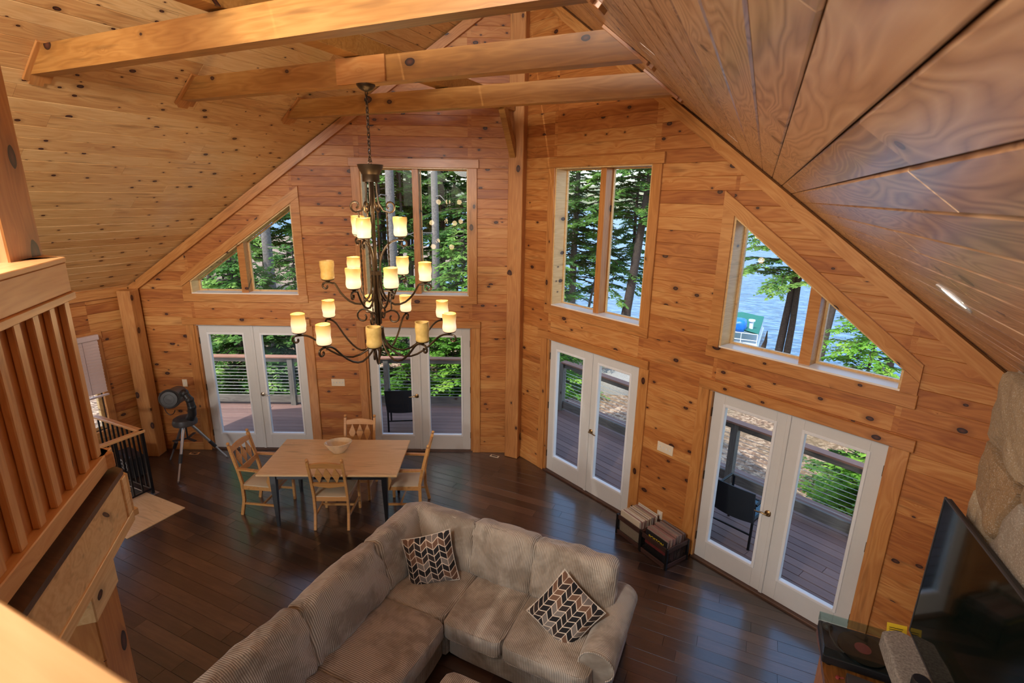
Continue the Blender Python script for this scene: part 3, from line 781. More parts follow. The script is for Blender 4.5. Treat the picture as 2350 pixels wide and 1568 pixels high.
# ------------------------------------------------------------------ patio doors
def mesh_ring(b, x0, x1, y0, y1, wd, z0, z1, ch=.004):
    b.box(x0, x0+wd, y0, y1, z0, z1, None, ch); b.box(x1-wd, x1, y0, y1, z0, z1, None, ch)
    b.box(x0+wd, x1-wd, y0, y0+wd, z0, z1, None, ch); b.box(x0+wd, x1-wd, y1-wd, y1, z0, z1, None, ch)
door_n = 0
def door(side, u0, u1, lab, active, header):
    global door_n; door_n += 1
    fm, sg = FR[side]
    root = bpy.data.objects.new('door_%d' % door_n, None); C.objects.link(root); root.empty_display_size = .1
    uc = (u0+u1)/2; m0 = fm @ T(sg*uc, 0, 0); root.matrix_basis = m0; PW[root.name] = m0.copy()
    tag(root, lab, 'door', None, 'structure')
    NB = -.035      # face of the leaves, behind the plank face
    # casing, header, jambs, threshold
    for a, b_ in ((u0-.155, u0-.033), (u1+.033, u1+.155)):
        wpart(side, 'casing', a, b_, 0, ZTOP+.02, 0, .024, M['trim'], root)
    wpart(side, 'door_header', header[0], header[1], ZTOP+.02, 2.185, 0, .034, M['trim'], root)
    for a, b_ in ((u0-.035, u0-.004), (u1+.004, u1+.035)):
        wpart(side, 'jamb', a, b_, 0, ZTOP+.012, -.16, .0, M['trim'], root, 0)
    wpart(side, 'head_jamb', u0-.035, u1+.035, ZTOP+.004, ZTOP+.02, -.16, 0.0, M['white'], root, 0)
    wpart(side, 'threshold', u0-.035, u1+.035, -.01, .022, -.16, .012, M['darkledge'], root)
    lw = (u1-u0)/2
    x_lo = sg*uc-lw; 
    for i in (0, 1):
        xa = sg*uc-lw+i*lw; xb = xa+lw
        xa += .0015; xb -= .0015
        z0, z1 = .024, ZTOP
        ls, rs, tp, bt = .128, .128, .125, .245
        cx = (xa+xb)/2; mm = fm @ T(cx, 0, 0); hw = (xb-xa)/2
        # leaf: stiles and rails
        b = MB()
        b.box(-hw, -hw+ls, z0, z1, NB-.044, NB, None, .003); b.box(hw-rs, hw, z0, z1, NB-.044, NB, None, .003)
        b.box(-hw+ls, hw-rs, z0, z0+bt, NB-.044, NB, None, .002); b.box(-hw+ls, hw-rs, z1-tp, z1, NB-.044, NB, None, .002)
        leaf = b.build('door_leaf', M['white'], root, mm)
        g0x, g1x, g0z, g1z = -hw+ls, hw-rs, z0+bt, z1-tp
        b = MB(); mesh_ring(b, g0x-.014, g1x+.014, g0z-.014, g1z+.014, .03, NB-.05, NB+.009)
        b.build('glazing_frame', M['white2'], leaf, mm)
        b = MB(); b.box(g0x+.012, g1x-.012, g0z+.012, g1z-.012, NB-.026, NB-.020)
        b.build('pane', M['glass'], leaf, mm)
        if i == active:       # lever handle near the meeting stile
            s = -1 if i == 1 else 1          # rosette sits at the inner edge
            hx = s*(hw-.062); b = MB()
            b.lathe([(0.0, 0), (.033, 0), (.033, .008), (.026, .014), (.012, .016), (.012, .045), (0, .045)], 20, T(hx, .95, NB))
            d = -s
            pts = [(hx, .95, NB+.042), (hx+d*.02, .953, NB+.048), (hx+d*.05, .958, NB+.05), (hx+d*.085, .948, NB+.05), (hx+d*.115, .944, NB+.048), (hx+d*.122, .95, NB+.046)]
            b.tube(pts, [.010, .010, .009, .008, .007, .004], 8)
            b.build('lever_handle', M['brass'] if side == 'B' or door_n == 2 else M['nickel'], leaf, mm, True, label='metal lever handle')
            # outside lever seen through the glass
        else:
            pass
        hs = -1 if i == 0 else 1
        for hz in (.28, 1.06, 1.82):
            b = MB(); b.box(hs*(hw+.002)-.006, hs*(hw+.002)+.006, hz-.05, hz+.05, NB-.004, NB+.010)
            b.build('hinge', M['hinge'], leaf, mm)
    # astragal
    ax = sg*uc+(.012 if active == 1 else -.012)
    b = MB(); b.box(-.020, .020, .024, ZTOP, NB, NB+.014, None, .004)
    b.build('astragal', M['white'], root, fm @ T(ax, 0, 0))
    return root
# leaf index 1 = larger local x. On the left wall x=-u so index 1 is the leaf nearer the post
door('A', D[1][0], D[1][1], 'white double patio door nearest the telescope', 1, (3.13, 5.045))
door('A', D[0][0], D[0][1], 'white double patio door behind the dining table, left of the centre post', 0, (.555, 2.43))
door('B', D[0][0], D[0][1], 'white double patio door just right of the centre post', 1, (.50, 2.43))
door('B', D[1][0], D[1][1], 'white double patio door beside the record crates and chimney', 0, (3.10, 5.03))

# ------------------------------------------------------------------ windows
win_n = 0
def rect_window(side, lab):
    global win_n; win_n += 1
    fm, sg = FR[side]; uc = sum(WU)/2
    root = bpy.data.objects.new('window_%d' % win_n, None); C.objects.link(root); root.matrix_basis = fm @ T(sg*uc, WZ[0], 0); PW[root.name] = root.matrix_basis.copy()
    tag(root, lab, 'window', None, 'structure')
    u0, u1 = WU; z0, z1 = WZ
    wpart(side, 'casing', u0-.128, u0-.004, z0, z1, 0, .024, M['trim'], root); wpart(side, 'casing', u1+.004, u1+.128, z0, z1, 0, .024, M['trim'], root)
    wpart(side, 'window_header', u0-.155, u1+.155, z1, z1+.118, 0, .032, M['trim'], root)
    wpart(side, 'apron', u0-.128, u1+.128, z0-.118, z0, 0, .024, M['trim'], root)
    for a, b_ in ((u0-.004, u0+.016), (u1-.016, u1+.004)): wpart(side, 'jamb', a, b_, z0, z1, -.23, .006, M['jamb'], root, 0)
    wpart(side, 'jamb', u0, u1, z1-.016, z1+.004, -.23, .006, M['jamb'], root, 0)
    wpart(side, 'sill', u0, u1, z0-.004, z0+.016, -.23, .008, M['sill'], root, 0)
    um = (u0+u1)/2
    wpart(side, 'mullion', um-.045, um+.045, z0+.016, z1-.016, -.21, -.06, M['trim'], root)
    for a, b_ in ((u0+.016, um-.05), (um+.05, u1-.016)):
        fmx, sgx = fm, sg; x0, x1 = sorted((sg*a, sg*b_)); b = MB(); mesh_ring(b, x0, x1, z0+.016, z1-.016, .016, -.22, -.185)
        fr = b.build('sash', M['jamb'], root, fm)
        b = MB(); b.box(x0+.014, x1-.014, z0+.030, z1-.030, -.206, -.200); b.build('pane', M['glass'], fr, fm)
rect_window('A', 'tall two-pane window left of the centre post, behind the chandelier')
rect_window('B', 'tall two-pane window right of the centre post')
def poly_ring(b, poly, wd, z0, z1):
    """frame following a convex polygon, inset by wd"""
    n = len(poly); c = Vector((sum(p[0] for p in poly)/n, sum(p[1] for p in poly)/n))
    L = []
    for i in range(n):
        p, q = Vector(poly[i]), Vector(poly[(i+1) % n]); d = (q-p).normalized(); nn = Vector((-d.y, d.x))
        if nn.dot(c-p) < 0: nn = -nn
        L.append((p+nn*wd, d))
    ins = []
    for i in range(n):
        (p1, d1), (p2, d2) = L[i-1], L[i]
        den = d1.x*d2.y-d1.y*d2.x; t = ((p2.x-p1.x)*d2.y-(p2.y-p1.y)*d2.x)/den
        ins.append(p1+d1*t)
    for i in range(n):
        j = (i+1) % n
        b.prism([tuple(poly[i]), tuple(poly[j]), tuple(ins[j]), tuple(ins[i])], z0, z1)
    return [tuple(p) for p in ins]
def trap_window(side, lab):
    global win_n; win_n += 1
    fm, sg = FR[side]
    root = bpy.data.objects.new('window_%d' % win_n, None); C.objects.link(root); root.matrix_basis = fm @ T(sg*4.05, TZ[0], 0); PW[root.name] = root.matrix_basis.copy()
    tag(root, lab, 'window', None, 'structure')
    u0, u1 = TU; z0, zt, zl = TZ
    zz = lambda u: zt-tsl*(u-u0)
    wpart(side, 'apron', u0-.135, u1+.13, z0-.118, z0, 0, .024, M['trim'], root)
    # upright casings
    b = MB(); b.prism([(sg*(u0-.125), z0), (sg*(u0-.004), z0), (sg*(u0-.004), zz(u0-.004)), (sg*(u0-.125), zz(u0-.125)+.03)], 0, .024)
    b.build('casing', M['trimz'] if 0 else M['trim'], root, fm)
    b = MB(); b.prism([(sg*(u1+.004), z0), (sg*(u1+.12), z0), (sg*(u1+.12), zz(u1+.12)), (sg*(u1+.004), zz(u1+.004))], 0, .024)
    b.build('casing', M['trim'], root, fm)
    wslant(side, 'sloping_casing', u0-.125, zz(u0-.125)+.15, u1+.12, zz(u1+.12)+.15, .118, 0.0, .03, M['trim'], root)
    wpart(side, 'sill', u0, u1, z0-.004, z0+.016, -.23, .008, M['sill'], root, 0)
    wpart(side, 'jamb', u0-.004, u0+.016, z0, zt, -.23, .006, M['jamb'], root, 0)
    wpart(side, 'jamb', u1-.016, u1+.004, z0, zl, -.23, .006, M['jamb'], root, 0)
    b = MB(); b.prism([(sg*u0, zt-.018), (sg*u0, zt+.004), (sg*u1, zl+.004), (sg*u1, zl-.018)], -.17, .006); b.build('sloping_jamb', M['jamb'], root, fm)
    um = 4.075
    b = MB(); b.prism([(sg*(um-.05), z0+.016), (sg*(um+.05), z0+.016), (sg*(um+.05), zz(um+.05)-.018), (sg*(um-.05), zz(um-.05)-.018)], -.21, -.05)
    b.build('mullion', M['trim'], root, fm)
    for a, c_ in ((u0+.016, um-.05), (um+.05, u1-.016)):
        poly = [(sg*a, z0+.016), (sg*c_, z0+.016), (sg*c_, zz(c_)-.02), (sg*a, zz(a)-.02)]
        b = MB(); ins = poly_ring(b, poly, .022, -.22, -.185); fr = b.build('sash', M['jamb'], root, fm)
        b = MB(); b.prism(ins, -.206, -.200); b.build('pane', M['glass'], fr, fm)
trap_window('A', 'slanted window above the left patio door')
trap_window('B', 'slanted window above the right patio door, nearest the chimney')
# side window with the blind
win_n += 1
root = bpy.data.objects.new('window_5', None); C.objects.link(root); mw = ML @ T((wy0+wy1)/2-YB, .62, 0); root.matrix_basis = mw; PW[root.name] = mw.copy()
tag(root, 'side window on the left wall, half covered by a blind', 'window', None, 'structure')
hw = (wy1-wy0)/2
for s in (-1, 1):
    b = MB(); b.box(-.68, .68, -.05, .05, 0, .022, None, .004); b.build('casing', M['trim'], root, mw @ T(s*(hw+.05), .68, 0) @ RZ(PI/2))
b = MB(); b.box(-hw-.12, hw+.12, 0, .11, 0, .022, None, .004); b.build('apron', M['trim'], root, mw @ T(0, -.11, 0))
b = MB(); b.box(-hw-.12, hw+.12, 0, .11, 0, .022, None, .004); b.build('window_header', M['trim'], root, mw @ T(0, 1.36, 0))
b = MB(); mesh_ring(b, -hw, hw, 0, 1.36, .05, -.12, -.06); fr = b.build('sash', M['jamb'], root, mw)
b = MB(); b.box(-hw+.04, hw-.04, .04, 1.32, -.095, -.089); b.build('pane', M['glass'], fr, mw)
bl = thing('window_blind', 'off-white horizontal slat blind on the left side wall, half lowered', 'blind', mw @ T(0, 1.36, .03))
mb_ = mw @ T(0, 1.36, .03)
b = MB(); b.box(-hw-.05, hw+.05, .0, .075, -.004, .055, None, .008); b.build('valance', M['blind'], bl, mb_)
for k in range(17):
    b = MB(); b.box(-hw-.03, hw+.03, -.003, .003, -.024, .024); b.build('slat', M['blind'], bl, mb_ @ T(0, -.03-k*.045, .028) @ RX(R(68)))
b = MB(); b.box(-hw-.04, hw+.04, -.81-.02, -.81+.005, .01, .05, None, .004); b.build('bottom_rail', M['blind'], bl, mb_)
for s in (-.6, .6):
    b = MB(); b.tube([(s*hw, 0, .052), (s*hw, -.8, .052)], .0018, 5); b.build('cord', M['hinge'], bl, mb_)

# ------------------------------------------------------------------ posts, beams
def post(name, lab, m, sx, sy, h, material=None, cat='post', kind=None):
    b = MB(); b.box(-sx/2, sx/2, -sy/2, sy/2, 0, h, None, .008)
    o = b.build(name, material or M['beamz'], None, m); tag(o, lab, cat, None, kind); return o
cp = thing('centre_post', 'tall square pine post where the two window walls meet', 'post', T(.016, -.10, 0))
b = MB(); b.box(-.112, .112, -.09, .09, 0, H-.13, None, .008); b.build('post_shaft', M['beamz'], cp, T(.016, -.10, 0))
b = MB()
# knee brace, leaning out from the post towards the room
b.bar((0, 0, 0), (0, -.36, .56), .085, .10)
b.build('knee_brace', M['beam'], cp, T(-.02, -.17, 4.56))
post('corner_post', 'square pine post in the far left corner behind the telescope', T(-5.045, -2.60, 0) @ RZ(R(26)), .19, .20, eave-.04)
BY = (-4.5035, -3.2572, -1.9184); BB, BT = 4.912, 5.1114
labs = ('nearest and highest in view of the three ceiling tie beams', 'middle tie beam, the one the chandelier hangs from', 'farthest of the three ceiling tie beams, nearest the window walls')
for y_, lb in zip(BY, labs):
    xb, xt = (H-BB)/SL, (H-BT)/SL
    t = thing('tie_beam', lb, 'beam', T(0, y_+.05, BB), 'pine tie beams spanning the ceiling')
    b = MB(); b.prism([(-xb, 0), (xb, 0), (xt, BT-BB), (-xt, BT-BB)], -.12, 0, RX(PI/2))
    b.build('beam', M['beam'], t, T(0, y_, BB))
    a = math.atan(SL)
    for s in (-1, 1):       # the cleats at both ends, flat on the slope
        b = MB(); b.box(-.20, .20, -.095, .095, 0, .022, None, .002); b.box(-.235, -.195, -.05, .05, 0, .035, None, .002)
        mm = T(s*(xb+xt)/2, y_+.06, (BB+BT)/2) @ RY(s*a) @ T(0, 0, -.024)
        if s > 0: mm = mm @ RZ(PI)
        b.build('end_cleat', M['trim'], t, mm)
b = MB(); b.box(-.17, 0.0, -4.1, 2.95, 0, .16, None, .004)
o = b.build('ridge_purlin', M['beam'], None, T(0.005, BY[1]+.10, BT+.01)); o.data.transform(Matrix.Identity(4)); tag(o, 'lengthwise beam resting on top of the three tie beams', 'beam')
b = MB(); b.box(-.25, .26, 0, .022, 0, .20, None, .003); o = b.build('beam_block', M['trim'], None, T(0, BY[1]-.022, BB+.004)); tag(o, 'short pine block on the middle tie beam above the chandelier', 'block')

# ------------------------------------------------------------------ the loft: floor edge, guard, posts
n45 = Vector((1, 1, 0)).normalized(); t45 = Vector((1, -1, 0)).normalized()
MG = Matrix(((t45.x, 0, n45.x, 0), (t45.y, 0, n45.y, 0), (0, 1, 0, 0), (0, 0, 0, 1)))     # x along t, y up, z = n
# check handedness: t x up = n ?
def P45(t, d): v = t45*t+n45*d; return (v.x, v.y)
ZL = 2.70; DL = -3.742; DG = -3.795
A_ = P45(4.40, DL); B_ = (A_[0]+1.02, A_[1]-1.02)
floor_poly = [(-XE, A_[1]), A_, B_, (XE, B_[1]), (XE, YB), (-XE, YB)]
lf = [[(-XE, A_[1]), A_, (A_[0], YB), (-XE, YB)], [A_, B_, (B_[0], YB), (A_[0], YB)], [B_, (XE, B_[1]), (XE, YB), (B_[0], YB)]]
lofthole = rect_hole(-XE, -2.9, -9.5, -6.6)
b = MB(); loft_e = thing('loft_floor', 'loft floor edge with dark boards and a knotty pine fascia, lower left', 'loft floor', T(A_[0], A_[1], 2.42))
b = MB()
for p_ in lf: b.prism(p_, 2.44, 2.672)
b.build('deck_slab', M['fascia'], loft_e)
b = MB()
for p_ in lf: b.prism([(x, y) for x, y in p_], 2.672, ZL)
b.build('dark_floorboards', M['darkledge'], loft_e, None)
Lc = 1.02*2**.5
for k, (z0, z1) in enumerate(((2.565, 2.668), (2.46, 2.563))):
    b = MB(); b.box(0, Lc, -(z1-z0)/2, (z1-z0)/2, 0, .018, None, .003)
    b.build('fascia_board', M['fascia'], loft_e, MG @ T(4.40, (z0+z1)/2, DL-.022))
    b = MB(); b.box(-4.9, 0, -(z1-z0)/2, (z1-z0)/2, 0, .018, None, .003)
    b.build('fascia_board', M['fascia'], loft_e, Matrix(((1, 0, 0, A_[0]), (0, 0, -1, A_[1]), (0, 1, 0, (z0+z1)/2), (0, 0, 0, 1))) @ T(0, 0, -.018))
b = MB(); b.box(-.002, .05, 2.46, 2.668, 0, .03, None, .003); b.build('corner_board', M['fascia'], loft_e, MG @ T(4.405, 0, DL-.022))
b = MB(); b.box(-.01, Lc, 2.405, 2.462, -.02, .030, None, .003); b.build('fascia_trim', M['fascia'], loft_e, MG @ T(4.40, 0, DL-.022))
b = MB(); b.box(-5.0, 0.0, 2.425, 2.462, -.035, .02, None, .003); b.build('fascia_trim', M['fascia'], loft_e, Matrix(((1, 0, 0, A_[0]), (0, 0, -1, A_[1]), (0, 1, 0, 0), (0, 0, 0, 1))))

def guard(name, lab, mg, x0, x1, capx0=None):
    """board and batten guard in a frame x along, y up, z out (towards the room)"""
    g_ = thing(name, lab, 'railing', mg @ T((x0+x1)/2, ZL, 0))
    c0 = x0 if capx0 is None else capx0
    L2 = (x1-x0)/2; xc = (x0+x1)/2
    b = MB(); b.box(c0-xc, L2, 0, .128, -.05, 0, None, .003); b.build('top_band', M['guard'], g_, mg @ T(xc, 3.593, 0))
    b = MB(); b.box(c0-xc, L2, 0, .022, -.16, .004, None, .003); b.build('cap', M['guard'], g_, mg @ T(xc, 3.722, 0))
    b = MB(); b.box(c0-xc-.004, L2, 0, .033, -.05, .012, None, .003); b.build('upper_trim', M['guard'], g_, mg @ T(xc, 3.560, 0))
    b = MB(); b.box(c0-xc-.043, L2, 0, .078, -.09, 0.012, None, .004); b.build('bottom_rail', M['guard'], g_, mg @ T(xc, 2.728, 0))
    x = x0+.032; k = 0
    while x+.052 < x1:
        b = MB(); b.box(0, .050, 0, .764, -.032, -.006, None, .004); b.build('batten', M['guardz'], g_, mg @ T(x, 0, 0) @ T(0, 2.790, 0) @ Matrix(((1,0,0,0),(0,0,1,0),(0,-1,0,0),(0,0,0,1))) if 0 else mg @ T(x, 2.805, 0))
        if True:
            b = MB(); b.box(.0012, .1408, -.06, .775, -.052, -.033, None, .002); b.build('backing_board', M['backz'], g_, mg @ T(x, 2.805, 0))
        x += .142; k += 1
    return g_
# battens in the guard's frame run upright along local y, so their material grain must follow y
for kname in ('guardz', 'backz'):
    pass
M['guardz'] = pine('guard_batten_pine_y', srgb(224, 174, 116), srgb(212, 156, 98), srgb(188, 126, 72), 0.3, tint=0.3, axis='Y', knot_scale=0.9, rough=0.5)
M['backz'] = pine('guard_board_pine_y', srgb(218, 156, 88), srgb(204, 136, 70), srgb(174, 104, 50), 0.35, tint=0.3, axis='Y', knot_scale=0.7, rough=0.5)
# the guard's measured origin: t = 4.372 at the corner
gt0 = 4.44
MGG = MG @ T(0, 0, DG)
guard('loft_guard', 'pine board-and-batten loft railing at the left edge', MGG, gt0-.04, gt0+1.56)
gc = t45*(gt0-.04)+n45*DG
MX = Matrix(((1, 0, 0, gc.x), (0, 0, -1, gc.y), (0, 1, 0, 0), (0, 0, 0, 1)))
# x-run of the guard to the left of the corner (faces the windows): local z must face +y
MX = Matrix(((-1, 0, 0, gc.x), (0, 0, 1, gc.y), (0, 1, 0, 0), (0, 0, 0, 1)))
guard('loft_guard', 'pine loft railing facing the windows, behind the left corner', MX, .0, 4.3)
# railing right in front of the viewer
cap_mat = M['guard']; M['guard'] = M['fascia']  # paler pine for this railing: its bright light is put into the colour
MF = Matrix(((-1, 0, 0, 5.1), (0, 0, 1, -6.93), (0, 1, 0, 0), (0, 0, 0, 1)))
guard('loft_guard', 'pine railing cap closest to the viewer, blurred in the bottom left corner', MF, .05, 3.45)
M['guard'] = cap_mat
# post by the guard, from the floor through the loft to the roof
pa = Vector((.270, -5.80, 0)); side_ = .285
PMm = Matrix(((t45.x, -n45.x, 0, pa.x), (t45.y, -n45.y, 0, pa.y), (0, 0, 1, 0), (0, 0, 0, 1)))
ps = thing('loft_post', 'thick pine post rising behind the left loft railing', 'post', PMm)
PM2 = Matrix(((t45.x, n45.x, 0, pa.x), (t45.y, n45.y, 0, pa.y), (0, 0, 1, 0), (0, 0, 0, 1)))
b = MB(); b.box(0, side_, -.28, 0, 0, H-SL*.75, None, .006); b.build('post_shaft', M['beamz'], ps, PM2)
b = MB(); b.box(-.006, side_+.012, -.29, .010, 1.99, 2.43, None, .006); b.build('bracket', M['fascia'], ps, PM2)

# ------------------------------------------------------------------ stair landing and black railing
b = MB(); b.box(-.44, .44, -.36, .36, -.03, .012, None, .004)
o = b.build('stair_landing', M['landing'], None, T(-3.66, -3.73, 0) @ RZ(R(0))); tag(o, 'pale oak landing board at the head of the stairs', 'landing')
sr = thing('stair_railing', 'black baluster railing with a pine handrail around the stairs', 'railing', T(-3.96, -3.34, 0))
b = MB(); b.box(-1.05, .03, -.035, .035, -.02, .02, None, .008); b.build('handrail', M['guard'], sr, T(-3.94, -3.34, .935))
b = MB(); b.box(-.9, .03, -.035, .035, -.02, .02, None, .008); b.build('handrail', M['guard'], sr, T(-3.94, -3.34, .935) @ RZ(PI/2))
def pole(px, py, z0=0., z1=.92, r=.009, nm='baluster'):
    b = MB(); b.box(-r, r, -r, r, z0, z1); b.build(nm, M['blackmetal'], sr, T(px, py, 0))
for k in range(9): pole(-4.06-k*.11, -3.34, .08)
for k in range(7): pole(-3.94, -3.46-k*.11, .08)
pole(-3.945, -3.34, 0, .92, .018, 'railing_post')
b = MB(); b.bar((-5.0, -3.34, .08), (-3.94, -3.34, .08), .02, .02); b.build('lower_rail', M['blackmetal'], sr)
b = MB(); b.bar((-3.94, -4.2, .08), (-3.94, -3.34, .08), .02, .02); b.build('lower_rail', M['blackmetal'], sr)
b = MB(); b.box(-.055, .055, -.055, .055, 0, .010, None, .003); b.build('foot_plate', M['alu'], sr, T(-3.945, -3.34, 0))
# something black with pale scribbles behind the balusters
cs_ = thing('storage_case', 'black case with white scribbled lettering behind the stair balusters', 'case', T(-4.75, -3.12, 0) @ RZ(R(-8)))
mc_ = T(-4.75, -3.12, 0) @ RZ(R(-8))
b = MB(); b.box(-.22, .22, -.1, .1, 0, .34, None, .03); b.build('case_body', M['blackplastic'], cs_, mc_, False)
b = MB()
for k in range(5):
    pts = [(-.15+k*.06+.016*math.sin(q*1.9+k), -.104, .10+.018*q) for q in range(9)]
    b.tube(pts, .004, 5)
b.build('lettering', M['white2'], cs_, mc_)
# stairs going down (seen only as dark steps)
st = thing('staircase', 'dark stairwell steps going down behind the black railing', 'stairs', T(-4.6, -4.2, -.2))
for k in range(6):
    b = MB(); b.box(-XE+.02, -3.97, -3.62-.27*k-.27, -3.62-.27*k, -.2*k-.24, -.2*k-.20); b.build('step', M['landing'], st)

# ------------------------------------------------------------------ switches, outlets, registers
def plate(side, u, z, wd, ht, lab, gang, name='light_switch', cat='switch'):
    fm, sg = FR[side]; mm = fm @ T(sg*u, z, 0)
    t = thing(name, lab, cat, mm)
    b = MB(); b.box(-wd/2, wd/2, -ht/2, ht/2, 0, .007, None, .003); b.build('cover_plate', M['plate'], t, mm)
    for k in range(gang):
        x = (k-(gang-1)/2)*.047
        if cat == 'switch':
            b = MB(); b.box(x-.005, x+.005, -.011, .011, .004, .016, None, .002); b.build('toggle', M['white2'], t, mm)
        else:
            for s in (-1, 1):
                b = MB(); b.box(x-.014, x+.014, s*.022-.013, s*.022+.013, .004, .010, None, .003); b.build('socket', M['white2'], t, mm)
plate('A', 5.16, 1.137, .075, .12, 'small ivory light switch above the telescope', 1)
plate('A', 2.78, 1.175, .205, .118, 'four-gang ivory switch plate between the two left doors', 4)
plate('B', 2.755, 1.19, .215, .12, 'four-gang ivory switch plate above the record crates', 4)
plate('B', 2.775, .30, .075, .12, 'ivory wall outlet just above the record crates', 1, 'wall_outlet', 'outlet')
for (x, y_, a, mt, lb, nm) in ((-4.53, -2.335, 26, M['guard'], 'small wooden floor register beside the telescope', 'floor_register'), (-.23, -.27, 3, M['plate'], 'small pale floor register at the foot of the centre post', 'floor_register')):
    mm = T(x, y_, 0) @ RZ(R(a)); t = thing(nm, lb, 'register', mm, None)
    b = MB(); b.box(-.075, .075, -.032, .032, 0, .006, None, .002); b.build('frame', mt, t, mm)
    b = MB(); b.box(-.05, .05, -.015, .015, .005, .008)
    b.build('grille', M['black'], t, mm)
# recessed ceiling lamp on the right slope, the one in view
a = math.atan(SL)
def recessed(x, y_, lab):
    s = 1 if x > 0 else -1; z = H-SL*abs(x)
    mm = T(x, y_, z) @ RY(s*a) @ RX(PI)
    t = thing('recessed_light', lab, 'ceiling light', mm, 'recessed ceiling lights')
    b = MB(); b.lathe([(.058, 0.0), (.080, 0.0), (.080, .006), (.058, .004)], 28, mm @ T(0, 0, 0)); b.f = [f for f in b.f if len(f) == 4]
    b.build('trim_ring', M['white2'], t)
    b = MB(); b.lathe([(0.0001, .002), (.058, .002)], 28, mm); b.build('lens', M['lampon'], t)
    return t
recessed(3.90, -4.49, 'lit recessed light in the right ceiling slope, above the chimney end')
